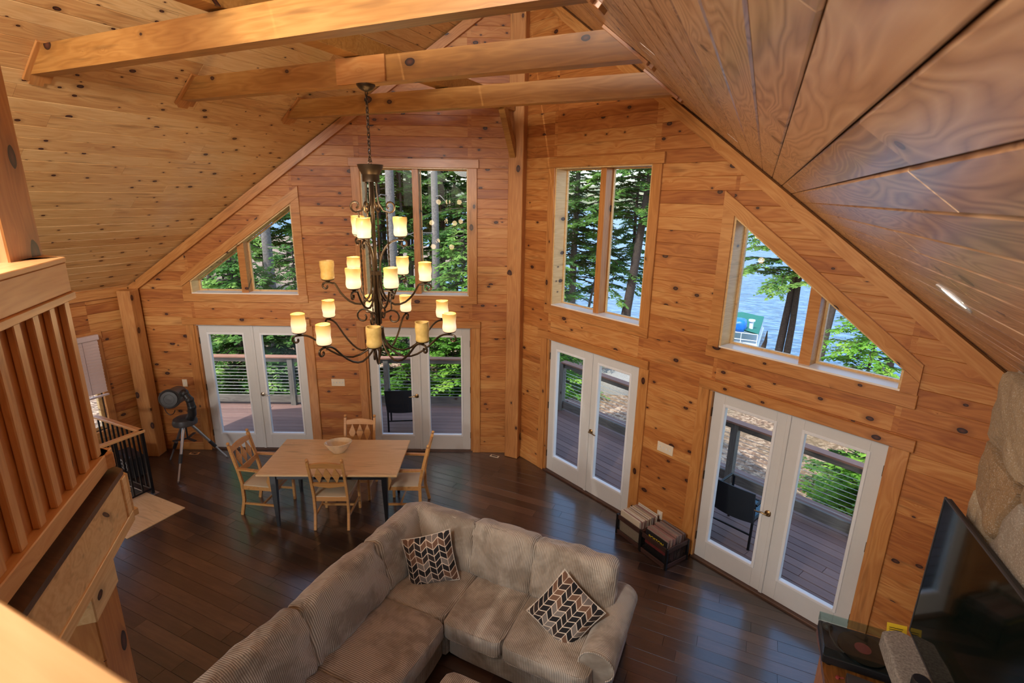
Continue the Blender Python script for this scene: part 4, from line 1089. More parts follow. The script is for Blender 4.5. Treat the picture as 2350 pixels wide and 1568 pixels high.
# ================================================================== chandelier
def chandelier():
    cx, cy = .02, BY[1]+.03
    base = T(cx, cy, BB)
    t = thing('chandelier', 'large bronze three-tier chandelier with amber candle glasses hanging from the middle beam', 'chandelier', base)
    b = MB(); b.lathe([(.0001, 0), (.078, 0), (.076, -.012), (.055, -.036), (.022, -.052), (.012, -.056), (.0001, -.056)], 28, base)
    b.build('canopy', M['bronze'], t, None, True)
    # chain
    ztop, zbot = BB-.05, 4.30; nlk = 17; L = (ztop-zbot)/nlk
    for k in range(nlk):
        b = MB(); pts = []
        for q in range(10):
            an = 2*PI*q/10; pts.append((.012*math.cos(an), 0, (L*.66)*math.sin(an)))
        b.tube(pts, .0040, 5, T(cx, cy, ztop-(k+.5)*L) @ RZ(PI/2*(k % 2)), True)
        b.build('chain_link', M['bronze'], t, None, True)
    # cord woven along the chain
    b = MB(); b.tube([(cx+.010*math.sin(q*1.1), cy+.010*math.cos(q*1.1), ztop-(ztop-zbot)*q/30) for q in range(31)], .003, 5); b.build('supply_cord', M['black'], t, None, True)
    # crown
    b = MB(); b.lathe([(.0001, 4.275), (.112, 4.275), (.104, 4.245), (.078, 4.195), (.074, 4.19), (.074, 4.13), (.0001, 4.13)], 28, T(cx, cy, 0)); b.build('crown', M['bronze'], t, None, True)
    b = MB(); b.tube([(cx, cy-.0, 4.30)]*1+[(cx+.02*math.cos(q*PI/4), cy, 4.295+.02*math.sin(q*PI/4)) for q in range(8)], .005, 6); b.build('loop', M['bronze'], t, None, True)
    def scroll(p0, dirv, start, pts2):
        return [Vector((cx, cy, 0))+Vector((dirv[0]*r_, dirv[1]*r_, z_)) for r_, z_ in pts2]
    def spiral(c, r0, a0, a1, n, shrink=.35):
        out = []
        for i in range(n+1):
            f = i/n; an = a0+(a1-a0)*f; r_ = r0*(1-(1-shrink)*f); out.append((c[0]+r_*math.cos(an), c[1]+r_*math.sin(an)))
        return out
    for k in range(4):
        an = R(20+90*k); d = (math.cos(an), math.sin(an))
        prof = [(.045, 4.14), (.047, 4.05), (.06, 3.95), (.10, 3.885), (.14, 3.875)]+spiral((.155, 3.925), .055, -PI/2, PI*1.4, 12)
        b = MB(); b.tube(scroll(0, d, 0, prof), .0085, 8); b.build('crown_scroll', M['bronze'], t, None, True)
        # twisted rod hanging from the scroll down to the lower hooks
        rx, ry = cx+d[0]*.13, cy+d[1]*.13
        b = MB(); zz = [3.875-(3.875-2.99)*q/50 for q in range(51)]
        for ph in (0, PI):
            b.tube([(rx+.0042*math.cos(q*1.3+ph), ry+.0042*math.sin(q*1.3+ph), z_) for q, z_ in enumerate(zz)], .0046, 5)
        b.build('twisted_rod', M['bronze'], t, None, True)
        prof = [(.105, 2.97), (.115, 2.955), (.150, 2.93)]
        prof = [(.02, 2.86), (.03, 2.92), (.06, 2.955), (.13, 2.985)]+spiral((.145, 2.915), .07, PI*.6, -PI*1.25, 12)
        b = MB(); b.tube(scroll(0, d, 0, prof), .0085, 8); b.build('lower_scroll', M['bronze'], t, None, True)
    # central column
    b = MB(); b.tube([(cx, cy, 4.17), (cx, cy, 2.58)], .017, 12); b.build('column', M['bronze'], t, None, True)
    for k in range(6):
        an = k*PI/3; b = MB(); b.tube([(cx+.026*math.cos(an), cy+.026*math.sin(an), 3.30), (cx+.026*math.cos(an), cy+.026*math.sin(an), 2.85)], .008, 6); b.build('column_rod', M['bronze'], t, None, True)
    for z_, r_ in ((3.33, .05), (2.80, .045)):
        b = MB(); b.lathe([(.0001, -.017), (r_, -.017), (r_, .017), (.0001, .017)], 24, T(cx, cy, z_)); b.build('hub', M['bronze'], t, None, True)
    b = MB(); b.lathe([(.0001, -.09), (.006, -.07), (.014, -.03), (.03, 0), (.0001, .01)], 16, T(cx, cy, 2.60)); b.build('finial', M['bronze'], t, None, True)
    # glass cup: slightly wavy cylinder, open top
    def glass_mesh(seed):
        rng = random.Random(seed); p1, p2, p3 = [rng.uniform(0, 6.28) for _ in range(3)]
        vs = []; fs = []; n = 24; prof = [(.0, .0), (.052, .0), (.060, .012)]+[(.060+.003*math.sin(q*.9+p1), .012+.018*q) for q in range(1, 9)]+[(.061, .168), (.054, .168), (.052, .155), (.050, .06)]
        for j, (r_, z_) in enumerate(prof):
            for i in range(n):
                an = 2*PI*i/n; rr = r_*(1+.035*math.sin(2*an+p2+z_*16)) if r_ > 0 else 0
                zz_ = z_+(.0025*math.sin(2*an+p3) if z_ > .15 else 0)
                vs.append((rr*math.cos(an), rr*math.sin(an), zz_))
        for j in range(len(prof)-1):
            for i in range(n): fs.append((j*n+i, j*n+(i+1) % n, (j+1)*n+(i+1) % n, (j+1)*n+i))
        b = MB(); b.add(vs, fs); return b
    tiers = [(.70, 2.82, [13, 64, 105, 135, 173, 227, 270, 306, 340], 'low', 2.80), (.45, 3.26, [27, 94, 157, 204, 285, 325], 'mid', 3.32), (.235, 3.66, [165, 289, 35], 'top', 3.33)]
    unlit = {('low', 306), ('low', 340), ('mid', 204)}
    idx = 0
    for Rr, zb, angs, nm, hubz in tiers:
        for an_ in angs:
            an = R(an_); d = (math.cos(an), math.sin(an)); idx += 1
            if nm == 'low': prof = [(.04, hubz), (.05, hubz-.10), (.12, hubz-.20), (.25, hubz-.255), (.38, hubz-.22), (.50, hubz-.13), (.58, hubz-.05), (Rr-.06, zb-.035), (Rr, zb-.028), (Rr+.03, zb-.03)]+spiral((Rr+.03, zb-.068), .038, PI/2, -PI*1.2, 12)
            elif nm == 'mid': prof = [(.04, hubz), (.045, hubz-.12), (.08, hubz-.22), (.16, hubz-.285), (.26, hubz-.26), (.34, hubz-.18), (.385, hubz-.10), (Rr-.045, zb-.035), (Rr, zb-.028), (Rr+.025, zb-.03)]+spiral((Rr+.025, zb-.064), .034, PI/2, -PI*1.2, 12)
            else: prof = [(.035, hubz), (.045, hubz+.10), (.07, hubz+.19), (.12, hubz+.26), (.18, hubz+.295), (Rr, zb-.028), (Rr+.025, zb-.03)]+spiral((Rr+.025, zb-.064), .034, PI/2, -PI*1.2, 12)
            # smooth the polyline
            P = [Vector((p[0], 0, p[1])) for p in prof]; sm = []
            for i in range(len(P)-1):
                p0, p1, p2, p3 = P[max(i-1, 0)], P[i], P[i+1], P[min(i+2, len(P)-1)]
                for s_ in (0, .5):
                    sm.append(.5*((2*p1)+(p2-p0)*s_+(2*p0-5*p1+4*p2-p3)*s_*s_+(3*p1-p0-3*p2+p3)*s_**3))
            sm.append(P[-1])
            b = MB(); b.tube([(cx+q.x*d[0], cy+q.x*d[1], q.z) for q in sm], .0095, 8)
            arm = b.build('arm', M['bronze'], t, None, True)
            b = MB(); b.lathe([(.0001, -.03), (.010, -.028), (.018, -.016), (.045, -.006), (.056, -.002), (.056, .003), (.0001, .003)], 20, T(cx+d[0]*Rr, cy+d[1]*Rr, zb)); b.build('candle_cup', M['bronze'], arm, None, True)
            off = (nm, an_) in unlit
            gm = glass_mesh(idx)
            gm.build('glass_shade', M['candle0'] if off else M['candle'], arm, T(cx+d[0]*Rr, cy+d[1]*Rr, zb+.004), True, label='unlit yellow glass' if off else None)
            if not off:
                lp = lamp('candle_bulb', (cx+d[0]*(Rr+.0), cy+d[1]*(Rr+.0), zb+.225), 2.2, .05, (1, .70, .36))
                lp.parent = arm; lp.matrix_parent_inverse = I4
    return t
chandelier()

# ================================================================== dining table and chairs
TA = .4546
MT = T(-1.387, -2.455, 0) @ RZ(TA)
t = thing('dining_table', 'rectangular maple dining table on black tapered legs', 'table', MT)
b = MB(); b.box(-.845, .845, -.477, .477, .735, .762, None, .005); b.build('tabletop', M['maple'], t, MT)
b = MB(); mesh_ring(b, -.70, .70, -.40, .40, .022, .655, .735); b.build('apron', M['black'], t, MT)
for sx in (-1, 1):
    for sy in (-1, 1):
        b = MB(); vs = []
        for z_, r_ in ((0, .016), (.60, .034), (.735, .034)):
            for (a1, b1) in ((-1, -1), (1, -1), (1, 1), (-1, 1)): vs.append((sx*.675+a1*r_+sx*(.0), sy*.385+b1*r_, z_))
        fs = [(3, 2, 1, 0), (8, 9, 10, 11)]
        for j in (0, 4):
            for i in range(4): fs.append((j+i, j+(i+1) % 4, j+4+(i+1) % 4, j+4+i))
        b.add(vs, fs); b.build('leg', M['black'], t, MT)
bw = MT @ T(.02, .0, .762)
b = MB(); b.lathe([(.0001, 0), (.045, 0), (.06, .006), (.10, .05), (.135, .105), (.128, .108), (.092, .055), (.05, .014), (.0001, .010)], 28, RZ(.3), 1.18, .86)
o = b.build('bowl', M['marble'], None, MT @ T(-.02, .10, .762) @ Matrix.Diagonal((1.1, 1.1, 1.42, 1)), True); tag(o, 'cream marbled oval bowl on the dining table', 'bowl')

def chair(name, arms):
    """origin on the floor at the middle, sitter faces +y"""
    t = thing(name, '', 'chair', I4)
    W2, D0, D1 = .205, -.22, .235; cw = M['chair_wood']
    for s in (-1, 1):
        # back leg and post as one bent piece
        b = MB()
        pts = [(s*W2, D0-.05, 0), (s*W2, D0, .22), (s*W2, D0, .45), (s*W2, D0-.03, .62), (s*W2, D0-.115, .97)]
        for p_, q_ in zip(pts[:-1], pts[1:]): b.bar(p_, q_, .030, .036, up=(0, 1, 0))
        b.build('leg', cw, t)
        b = MB(); b.sphere((s*W2, D0-.122, .995), .021, 10); b.build('finial', cw, t, None, True)
        b = MB(); b.box(s*(W2+.015)-.017, s*(W2+.015)+.017, D1-.035, D1, 0, .44, None, .004); b.build('leg', cw, t)
        b = MB(); b.bar((s*W2, D0-.02, .17), (s*(W2+.012), D1-.02, .17), .018, .026); b.build('stretcher', cw, t)
    b = MB(); b.bar((-W2, .03, .17), (W2, .03, .17), .018, .026); b.build('stretcher', cw, t)
    b = MB(); mesh_ring(b, -W2-.012, W2+.012, D0+.0, D1-.008, .02, .37, .43); b.build('seat_frame', cw, t)
    # padded seat
    vs = []; fs = []; n = 8
    for j in range(n+1):
        for i in range(n+1):
            u, v = i/n*2-1, j/n*2-1
            x = u*(W2+.018)*(1-.05*(1-v)*.5); y_ = (D0+D1)/2+.004+v*(D1-D0)/2*1.0
            vs.append((x, y_, .442+.028*(1-u**4)*(1-v**4)))
    for j in range(n):
        for i in range(n): k = j*(n+1)+i; fs.append((k, k+1, k+n+2, k+n+1))
    k0 = len(vs); vs += [(p[0], p[1], .425) for p in vs[:]]
    fs += [tuple(q+k0 for q in f[::-1]) for f in fs[:]]
    ring = [i for i in range(n+1)]+[j*(n+1)+n for j in range(1, n+1)]+[n*(n+1)+i for i in range(n-1, -1, -1)]+[j*(n+1) for j in range(n-1, 0, -1)]
    for i in range(len(ring)):
        a1, b1 = ring[i], ring[(i+1) % len(ring)]; fs.append((b1, a1, a1+k0, b1+k0))
    b = MB(); b.add(vs, fs); b.build('seat', M['seatpad'], t, None, True)
    # back pieces lie in the leaning plane: y = D0-.03 at z=.62 .. D0-.115 at z=.97
    tilt = math.atan2(.085, .35); mb2 = T(0, D0-.03, .62) @ RX(tilt)
    # crest: arched top
    P = [(-W2+.01, .262)]+[(x, .335+.032*math.cos(x/W2*PI*.5)-.018) for x in np.linspace(-W2+.01, W2-.01, 9)]+[(W2-.01, .262)]+[(x, .262+.006*math.cos(x/W2*PI)) for x in np.linspace(W2-.05, -W2+.05, 5)]
    fr = Matrix(((1, 0, 0, 0), (0, 0, 1, 0), (0, 1, 0, 0), (0, 0, 0, 1)))
    b = MB()
    xs = np.linspace(-W2+.012, W2-.012, 13)
    for x0, x1 in zip(xs[:-1], xs[1:]):
        tp = lambda x: .318+.030*math.cos(x/W2*PI*.5); bt = lambda x: .262+.008*math.cos(x/W2*PI*.5)
        b.prism([(x0, bt(x0)), (x1, bt(x1)), (x1, tp(x1)), (x0, tp(x0))], -.011, .011, fr)
    b.build('crest_rail', cw, t, mb2)
    b = MB()
    for x0, x1 in zip(xs[:-1], xs[1:]):
        tp = lambda x: .03; bt = lambda x: -.012-.035*max(0, 1-abs(x)/W2)
        b.prism([(x0, bt(x0)), (x1, bt(x1)), (x1, tp(x1)), (x0, tp(x0))], -.011, .011, fr)
    b.build('lower_rail', cw, t, mb2)
    for x in (-.105, 0, .105):
        b = MB(); b.prism([(x, .028), (x+.047, .15), (x, .272), (x-.047, .15)], -.007, .007, fr); b.build('diamond_slat', cw, t, mb2)
    if arms:
        for s in (-1, 1):
            b = MB(); b.bar((s*(W2+.01), D0-.035, .66), (s*(W2+.035), D1-.02, .655), .042, .022); b.build('armrest', cw, t)
            b = MB(); b.prism([(0, .38), (.045, .52), (0, .65), (-.045, .52)], -.009, .009, T(s*(W2+.032), D1-.06, 0) @ RZ(PI/2) @ fr); b.build('arm_support', cw, t)
            b = MB(); b.box(s*(W2+.03)-.014, s*(W2+.03)+.014, D1-.04, D1-.012, .42, .65); b.build('arm_post', cw, t)
    return t
def place(o, x, y_, yaw):
    m = T(x, y_, 0) @ RZ(yaw); o.matrix_basis = m; return o
side_ch = chair('dining_chair', False); arm_ch = chair('dining_armchair', True)
def chpos(bx, by, yaw):        # back-leg midpoint on the floor -> centre
    return bx-(-math.sin(yaw))*(-.27), by-math.cos(yaw)*(-.27)
G = 'maple chairs around the dining table'
x_, y_ = chpos(-1.165, -2.875, TA); dup(side_ch, T(x_, y_, 0) @ RZ(TA), 'maple side chair on the near long side of the dining table, back to the viewer', G)
x_, y_ = chpos(-1.60, -1.80, TA+PI); place(side_ch, x_, y_, TA+PI); tag(side_ch, 'maple side chair on the far side of the table, facing the viewer', 'chair', G)
yw = R(19.6)-PI/2; x_, y_ = chpos(-2.50, -2.94, yw); place(arm_ch, x_, y_, yw); tag(arm_ch, 'maple armchair at the left end of the dining table, near the telescope', 'chair', G)
yw = R(205)-PI/2; x_, y_ = chpos(-.40, -1.93, yw); dup(arm_ch, T(x_, y_, 0) @ RZ(yw), 'maple armchair at the right end of the dining table, nearest the sofa', G)

# ================================================================== telescope
MTe = T(-4.17, -2.62, 0)
t = thing('telescope', 'dark short-tube telescope on a silver tripod in the far left corner', 'telescope', MTe)
apex = Vector((0, 0, .70))
for fx, fy in ((-.488, -.019), (.28, -.403), (.22, .432)):
    f = Vector((fx, fy, 0)); d = (apex-f); top = apex+Vector((fx, fy, 0)).normalized()*.055; j1 = f+(top-f)*.36; j2 = f+(top-f)*.47
    b = MB(); b.tube([f+(top-f)*.01, j1], .013, 8); lg = b.build('leg', M['alu'], t, MTe, True)
    b = MB(); b.tube([j2, top], .020, 10); b.build('upper_tube', M['alu'], lg, MTe, True)
    b = MB(); b.tube([j1-(top-f).normalized()*.02, j2+(top-f).normalized()*.02], .026, 10); b.build('leg_clamp', M['blackplastic'], lg, MTe, True)
    b = MB(); b.tube([f, f+(top-f)*.03], [.006, .018], 8); b.build('foot', M['blackplastic'], lg, MTe, True)
b = MB(); b.lathe([(.0001, .685), (.12, .69), (.16, .705), (.165, .74), (.15, .79), (.11, .815), (.04, .825), (.0001, .825)], 28); b.build('mount_base', M['greyplastic'], t, MTe, True)
b = MB()
for an in (0, 2.1, 4.2): b.bar((0, 0, .47), (.19*math.cos(an-.05), .19*math.sin(an-.05), .47), .04, .012)
b.tube([(0, 0, .46), (0, 0, .70)], .012, 8); b.build('tripod_spreader', M['blackplastic'], t, MTe)
# fork arm on the right (towards +x)
arm = [(.10, .02, .80), (.165, .02, .88), (.20, .01, 1.0), (.19, .0, 1.12), (.13, -.02, 1.22)]
b = MB()
for k in range(4):
    b.tube([arm[k], arm[k+1]], [.062-.004*k, .062-.004*(k+1)], 12)
for p_ in arm: b.sphere(p_, .058, 10)
b.build('fork_arm', M['blackplastic'], t, MTe, True)
ax = (Vector((CAM.x, CAM.y, CAM.z))-Vector((-4.22, -2.62, 1.13))); ax = Vector((ax.x*.45-.0, ax.y*1.0, ax.z*.28)).normalized()
q = ax.to_track_quat('Z', 'Y').to_matrix().to_4x4()
mt_ = T(-4.29, -2.64, 1.12) @ q
b = MB(); b.lathe([(.0001, -.20), (.10, -.20), (.125, -.17), (.128, .10), (.140, .11), (.142, .17), (.132, .18), (.12, .17), (.0001, .165)], 32, None); tb = b.build('optical_tube', M['greyplastic'], t, mt_, True)
b = MB(); b.lathe([(.0001, .166), (.104, .168), (.11, .176), (.11, .184), (.07, .186), (.066, .182), (.03, .182), (.0001, .186)], 32, None); b.build('dust_cap', M['greyplastic'], tb, mt_, True)
b = MB(); b.tube([(-.16, .03, -.10), (-.19, .04, -.02)], [.014, .02], 10); b.tube([(-.12, .02, -.1), (-.17, .03, -.1)], .012, 8); b.build('finder_scope', M['blackplastic'], tb, mt_, True)
b = MB(); b.tube([Vector((-.27, -.02, 1.02))+Vector((.13*math.cos(s_), 0.02*math.sin(s_), -.08+.13*math.sin(s_)*1.0)) for s_ in np.linspace(PI*.9, PI*1.9, 14)], .006, 6); b.build('cable', M['black'], t, MTe, True)

# ================================================================== record crates
def crate(m, lab, grp, text=False, colors=None, seed=1):
    W_, D_, H_ = .385, .35, .27; w2, d2 = W_/2, D_/2
    t = thing('record_crate', lab, 'crate', m, grp)
    for sx in (-1, 1):
        for sy in (-1, 1):
            b = MB(); b.box(sx*w2-.014, sx*w2+.014, sy*d2-.014, sy*d2+.014, 0, H_, None, .002); b.build('corner_post', M['blackmetal'], t, m)
    for z0, z1 in ((.01, .065), (H_-.06, H_)):
        for s in (-1, 1):
            b = MB(); b.box(-w2+.012, w2-.012, -.008, .008, z0, z1, None, .002); b.build('side_slat', M['crate'], t, m @ T(0, s*d2, 0))
            b = MB(); b.box(-d2+.012, d2-.012, -.008, .008, z0, z1, None, .002); b.build('end_slat', M['crate'], t, m @ T(s*w2, 0, 0) @ RZ(PI/2))
    b = MB(); b.box(-w2+.01, w2-.01, -d2+.01, d2-.01, .008, .018); b.build('crate_floor', M['crate'], t, m)
    b = MB()
    for L, mm in ((w2, T(0, -d2, 0)), (w2, T(0, d2, 0)), (d2, T(w2, 0, 0) @ RZ(PI/2)), (d2, T(-w2, 0, 0) @ RZ(PI/2))):
        n = int(L*2/.016)
        for k in range(-8, n):
            for s in (1, -1):
                x0 = -L+k*.016; x1 = x0+.145*.9
                if s < 0: x0, x1 = x1, x0
                z0, z1 = .062, H_-.058
                # clip to the panel
                def cl(xa, za, xb, zb):
                    out = []
                    for lim, sg_ in ((-L, 1), (L, -1)):
                        da, db = sg_*(xa-lim), sg_*(xb-lim)
                        if da < 0 and db < 0: return None
                        if da < 0: f = da/(da-db); xa, za = xa+(xb-xa)*f, za+(zb-za)*f
                        if db < 0: f = db/(db-da); xb, zb = xb+(xa-xb)*f, zb+(za-zb)*f
                    return xa, za, xb, zb
                r_ = cl(x0, z0, x1, z1)
                if r_ and abs(r_[0]-r_[2]) > .004: b.bar((r_[0], 0, r_[1]), (r_[2], 0, r_[3]), .0015, .0018, mm)
    b.build('wire_mesh', M['blackmetal'], t, m)
    rng = random.Random(seed); y_ = -d2+.018; i = 0
    while y_ < d2-.022:
        th = rng.uniform(.005, .012); lean = rng.uniform(-.02, .05); dz = rng.uniform(-.008, .008); dx = rng.uniform(-.012, .012)
        c_ = colors[rng.randrange(len(colors))]
        mm = m @ T(dx, y_+th/2, .020) @ RX(-lean)
        b = MB(); b.box(-.157, .157, -th/2+.0008, th/2-.0008, 0, .314+dz, None, .0008)
        if text and i == 0:
            r_ = thing('record', 'front record in the right crate, dark sleeve with yellow lettering on a red band', 'record', mm, None)
            b.build('sleeve', M['blackplastic'], r_, mm)
            b = MB(); b.prism([(-.157, .13)]+[(-.157+.0314*k, .17+.05*math.sin(PI*k/10)) for k in range(11)]+[(.157, .13)], 0, .0008, Matrix(((1, 0, 0, 0), (0, 0, -1, -th/2), (0, 1, 0, 0), (0, 0, 0, 1)))); b.build('red_band', M['label_red'], r_, mm)
            tc = bpy.data.curves.new('lettering', 'FONT'); tc.body = 'BOSTON'; tc.size = .055; tc.align_x = 'CENTER'; tc.extrude = .0006
            to = bpy.data.objects.new('lettering', tc); C.objects.link(to)
            to.parent = r_; to.matrix_parent_inverse = mm.inverted(); to.matrix_basis = mm @ T(0, -th/2-.0016, .225) @ RX(PI/2); tc.materials.append(M['yellow'])
            bpy.context.view_layer.update(); me_ = bpy.data.meshes.new_from_object(to); W_t = mm @ T(0, -th/2-.0016, .225) @ RX(PI/2)
            bpy.data.objects.remove(to); link('lettering', me_, r_, W_t)
        else:
            o = b.build('record', M[c_], None, mm)
            tag(o, 'record sleeve standing in the %s crate' % ('right' if text else 'left'), 'record', 'records filed in the %s crate' % ('right' if text else 'left'))
        y_ += th+rng.uniform(.0005, .0025); i += 1
M['slv1'] = plain('sleeve_taupe', srgb(150, 130, 118), 0.55); M['slv2'] = plain('sleeve_grey', srgb(128, 116, 112), 0.5); M['slv3'] = plain('sleeve_rose', srgb(150, 112, 104), 0.5)
M['slv4'] = plain('sleeve_white', srgb(216, 206, 192), 0.5); M['slv5'] = plain('sleeve_brown', srgb(104, 80, 70), 0.5)
cd = math.atan2(-.422, .666)
mA = Matrix(((math.cos(cd), -math.sin(cd), 0, 0), (math.sin(cd), math.cos(cd), 0, 0), (0, 0, 1, 0), (0, 0, 0, 1)))
f0 = Vector((2.02, -1.36, 0)); dv = Vector((math.cos(cd), math.sin(cd), 0)); nv = Vector((-dv.y, dv.x, 0))
c1 = f0+dv*.195+nv*.185; c2 = f0+dv*.600+nv*.175
crate(T(*c1) @ mA, 'left of the two mesh-sided record crates, full of cream-edged sleeves', 'record crates', False, ['paper', 'paper', 'slv1', 'slv2', 'slv4', 'slv3'], 4)
crate(T(*c2) @ mA, 'right of the two mesh-sided record crates, with a dark picture sleeve in front', 'record crates', True, ['slv1', 'slv3', 'slv2', 'slv3', 'slv5'], 9)

# ================================================================== the sofa
def cushion_mesh(sx, sy, sz, r, puff, seed, n=14, wr=.006, sag=0.0):
    """rounded pillow box centred at origin, half sizes sx, sy, sz; puffs along z"""
    rng = random.Random(seed); ph = [rng.uniform(0, 6.28) for _ in range(8)]
    vs = {}; V = []; Fc = []
    def key(p): return tuple(round(c_, 5) for c_ in p)
    def vert(p):
        k = key(p)
        if k in vs: return vs[k]
        x, y_, z = p
        X, Y, Z = x*sx, y_*sy, z*sz
        ix = max(-sx+r, min(sx-r, X)); iy = max(-sy+r, min(sy-r, Y)); iz = max(-sz+r, min(sz-r, Z))
        d = Vector((X-ix, Y-iy, Z-iz))
        if d.length > 1e-7: d = d.normalized()*r
        q_ = Vector((ix, iy, iz))+d
        w = (1-x*x)*(1-y_*y_)
        q_.z += (1 if z > 0 else -1)*puff*w*abs(z) - (sag*w if z > 0 else 0)
        # corners pull in, edges wrinkle
        q_.x *= 1+.03*(1-y_*y_)-.015*abs(x*y_); q_.y *= 1+.03*(1-x*x)-.015*abs(x*y_)
        e = abs(x)**3+abs(y_)**3
        wv = math.sin(X*38+ph[0]+math.sin(Y*11+ph[1])*1.5)*math.sin(Y*17+ph[2])+.6*math.sin((X+Y)*26+ph[3])
        q_.z += wr*wv*(.35+.65*min(1, e))*(1 if z > 0 else -.4)
        q_ += Vector((mnoise.noise(Vector((X*6+seed, Y*6, Z*6))), mnoise.noise(Vector((X*6, Y*6+seed, Z*6+9))), mnoise.noise(Vector((X*5+3, Y*5, Z*5+seed)))))*wr*1.4
        vs[k] = len(V); V.append(tuple(q_)); return vs[k]
    t_ = [math.sin((i/n-.5)*PI)*.35+(i/n*2-1)*.65 for i in range(n+1)]
    for ax in range(3):
        for s in (-1, 1):
            for i in range(n):
                for j in range(n):
                    quad = []
                    for (a1, b1) in ((i, j), (i+1, j), (i+1, j+1), (i, j+1)):
                        p = [0, 0, 0]; p[ax] = s; p[(ax+1) % 3] = t_[a1]; p[(ax+2) % 3] = t_[b1]; quad.append(vert(p))
                    Fc.append(tuple(quad if s > 0 else quad[::-1]))
    b = MB(); b.add(V, Fc); return b
def piping(sx, sy, z, r, n=40, seed=0, m=None):
    pts = []
    for i in range(n):
        a = 2*PI*i/n; c_, s_ = math.cos(a), math.sin(a); e = .18
        x = sx*math.copysign(abs(c_)**e, c_); y_ = sy*math.copysign(abs(s_)**e, s_)
        pts.append((x*(1+.02*(1-(y_/sy)**2)), y_*(1+.02*(1-(x/sx)**2)), z+.003*math.sin(i*1.7+seed)))
    b = MB(); b.tube(pts, r, 6, m, True); return b
MS = T(1.2, -3.9, 0)
sofa = thing('sectional_sofa', 'taupe corduroy L-shaped sectional sofa', 'sofa', MS)
# bases
def sbase(name, x0, x1, y0, y1, z0, z1, mt, r=.03):
    b = cushion_mesh((x1-x0)/2, (y1-y0)/2, (z1-z0)/2, r, 0, int(x0*10)+3, 8, .002)
    b.build(name, mt, sofa, T((x0+x1)/2, (y0+y1)/2, (z0+z1)/2), True)
sbase('base', .02, 1.12, -3.88, -2.93, .03, .30, M['cordx'], .03)
sbase('base', 1.10, 2.40, -3.84, -2.93, .03, .30, M['cordx'], .03)
sbase('base', .02, 1.09, -5.75, -3.86, .03, .30, M['cordy'], .03)
# back frames (leaning slightly)
sbase('back_frame', .05, 2.36, -3.06, -2.90, .25, .76, M['cordx'], .05)
sbase('back_frame', .06, .22, -5.75, -2.92, .25, .76, M['cordy'], .05)
# seat cushions
def seat(x0, x1, y0, y1, mt, seed, z0=.295, z1=.475):
    m = T((x0+x1)/2, (y0+y1)/2, (z0+z1)/2); hx, hy, hz = (x1-x0)/2, (y1-y0)/2, (z1-z0)/2
    o = cushion_mesh(hx, hy, hz, .045, .018, seed, 14, .004).build('seat_cushion', mt, sofa, m, True)
    for s in (1, -1): piping(hx-.008, hy-.008, s*(hz-.018)+.0, .0055, 44, seed).build('piping', M['cordx'], o, m, True)
seat(.30, 1.10, -3.90, -3.12, M['cordx'], 1)
seat(1.105, 1.665, -3.93, -3.12, M['cordx'], 2)
seat(1.67, 2.42, -3.93, -3.12, M['cordx'], 3, .295, .47)
seat(.30, 1.14, -4.74, -3.905, M['cordy'], 4)
seat(.30, 1.14, -5.60, -4.745, M['cordy'], 5)
# back cushions
def backc(cx, cy, wd, ht, th, yaw, lean, seed, mt, zc=.70, label=None):
    m = T(cx, cy, zc) @ RZ(yaw) @ RX(PI/2-lean)     # local x across, local y up, local z towards the sitter
    o = cushion_mesh(wd/2, ht/2, th/2, .055, .05, seed, 22, .015, 0).build('back_cushion', mt, sofa, m, True)
    piping(wd/2-.022, ht/2-.022, th/2-.03, .0055, 48, seed).build('piping', M['cordx'], o, m, True)
    return o
ln = R(17)
backc(.66, -3.16, .78, .52, .20, 0, ln, 11, M['cordx'], .685)
backc(1.34, -3.15, .69, .53, .21, 0, ln, 12, M['cordx'], .69)
backc(2.04, -3.15, .77, .53, .21, 0, ln, 13, M['cordx'], .69)
backc(.34, -3.46, .76, .53, .20, PI/2, ln, 14, M['cordx'], .69)
backc(.34, -4.28, .91, .54, .21, PI/2, ln, 15, M['cordx'], .69)
backc(.34, -5.15, .86, .54, .21, PI/2, ln, 16, M['cordx'], .69)
# rolled arm at the right end
prof = []
for k in range(17):
    an = R(-55)+(R(275))*k/16; prof.append((.005+.145*math.cos(an), .49+.13*math.sin(an)))
body = [(.085, .04), (.085, .36)]+prof+[(-.11, .30), (-.11, .04)]
b = MB(); L0, L1 = -3.80, -2.92; n = len(body); vs = []; fs = []
ys = [L0, L0+.012, L0+.05]+list(np.linspace(L0+.15, L1-.15, 8))+[L1-.04, L1-.01, L1]
for j, yy in enumerate(ys):
    k = .93 if j in (0, len(ys)-1) else (.985 if j in (1, len(ys)-2) else 1.0)
    k2 = 1+.012*math.sin(yy*13)
    for (x, z) in body: vs.append((x*k*k2, yy, .49+(z-.49)*(k if z > .37 else 1)))
for j in range(len(ys)-1):
    for i in range(n): fs.append((j*n+i, (j+1)*n+i, (j+1)*n+(i+1) % n, j*n+(i+1) % n))
q0 = (len(ys)-1)*n
fs += [tuple(range(2, 19)), (0, 1, 2, 18, 19, 20), tuple(q0+i for i in range(18, 1, -1)), tuple(q0+i for i in (20, 19, 18, 2, 1, 0))]
b.add(vs, fs); arm = b.build('arm', M['cordy'], sofa, T(2.44, 0, 0), True)
b = MB(); b.tube([(p[0]*.99, L0-.002, p[1]) for p in prof], .0065, 6); b.build('piping', M['cordx'], arm, T(2.44, 0, 0), True)
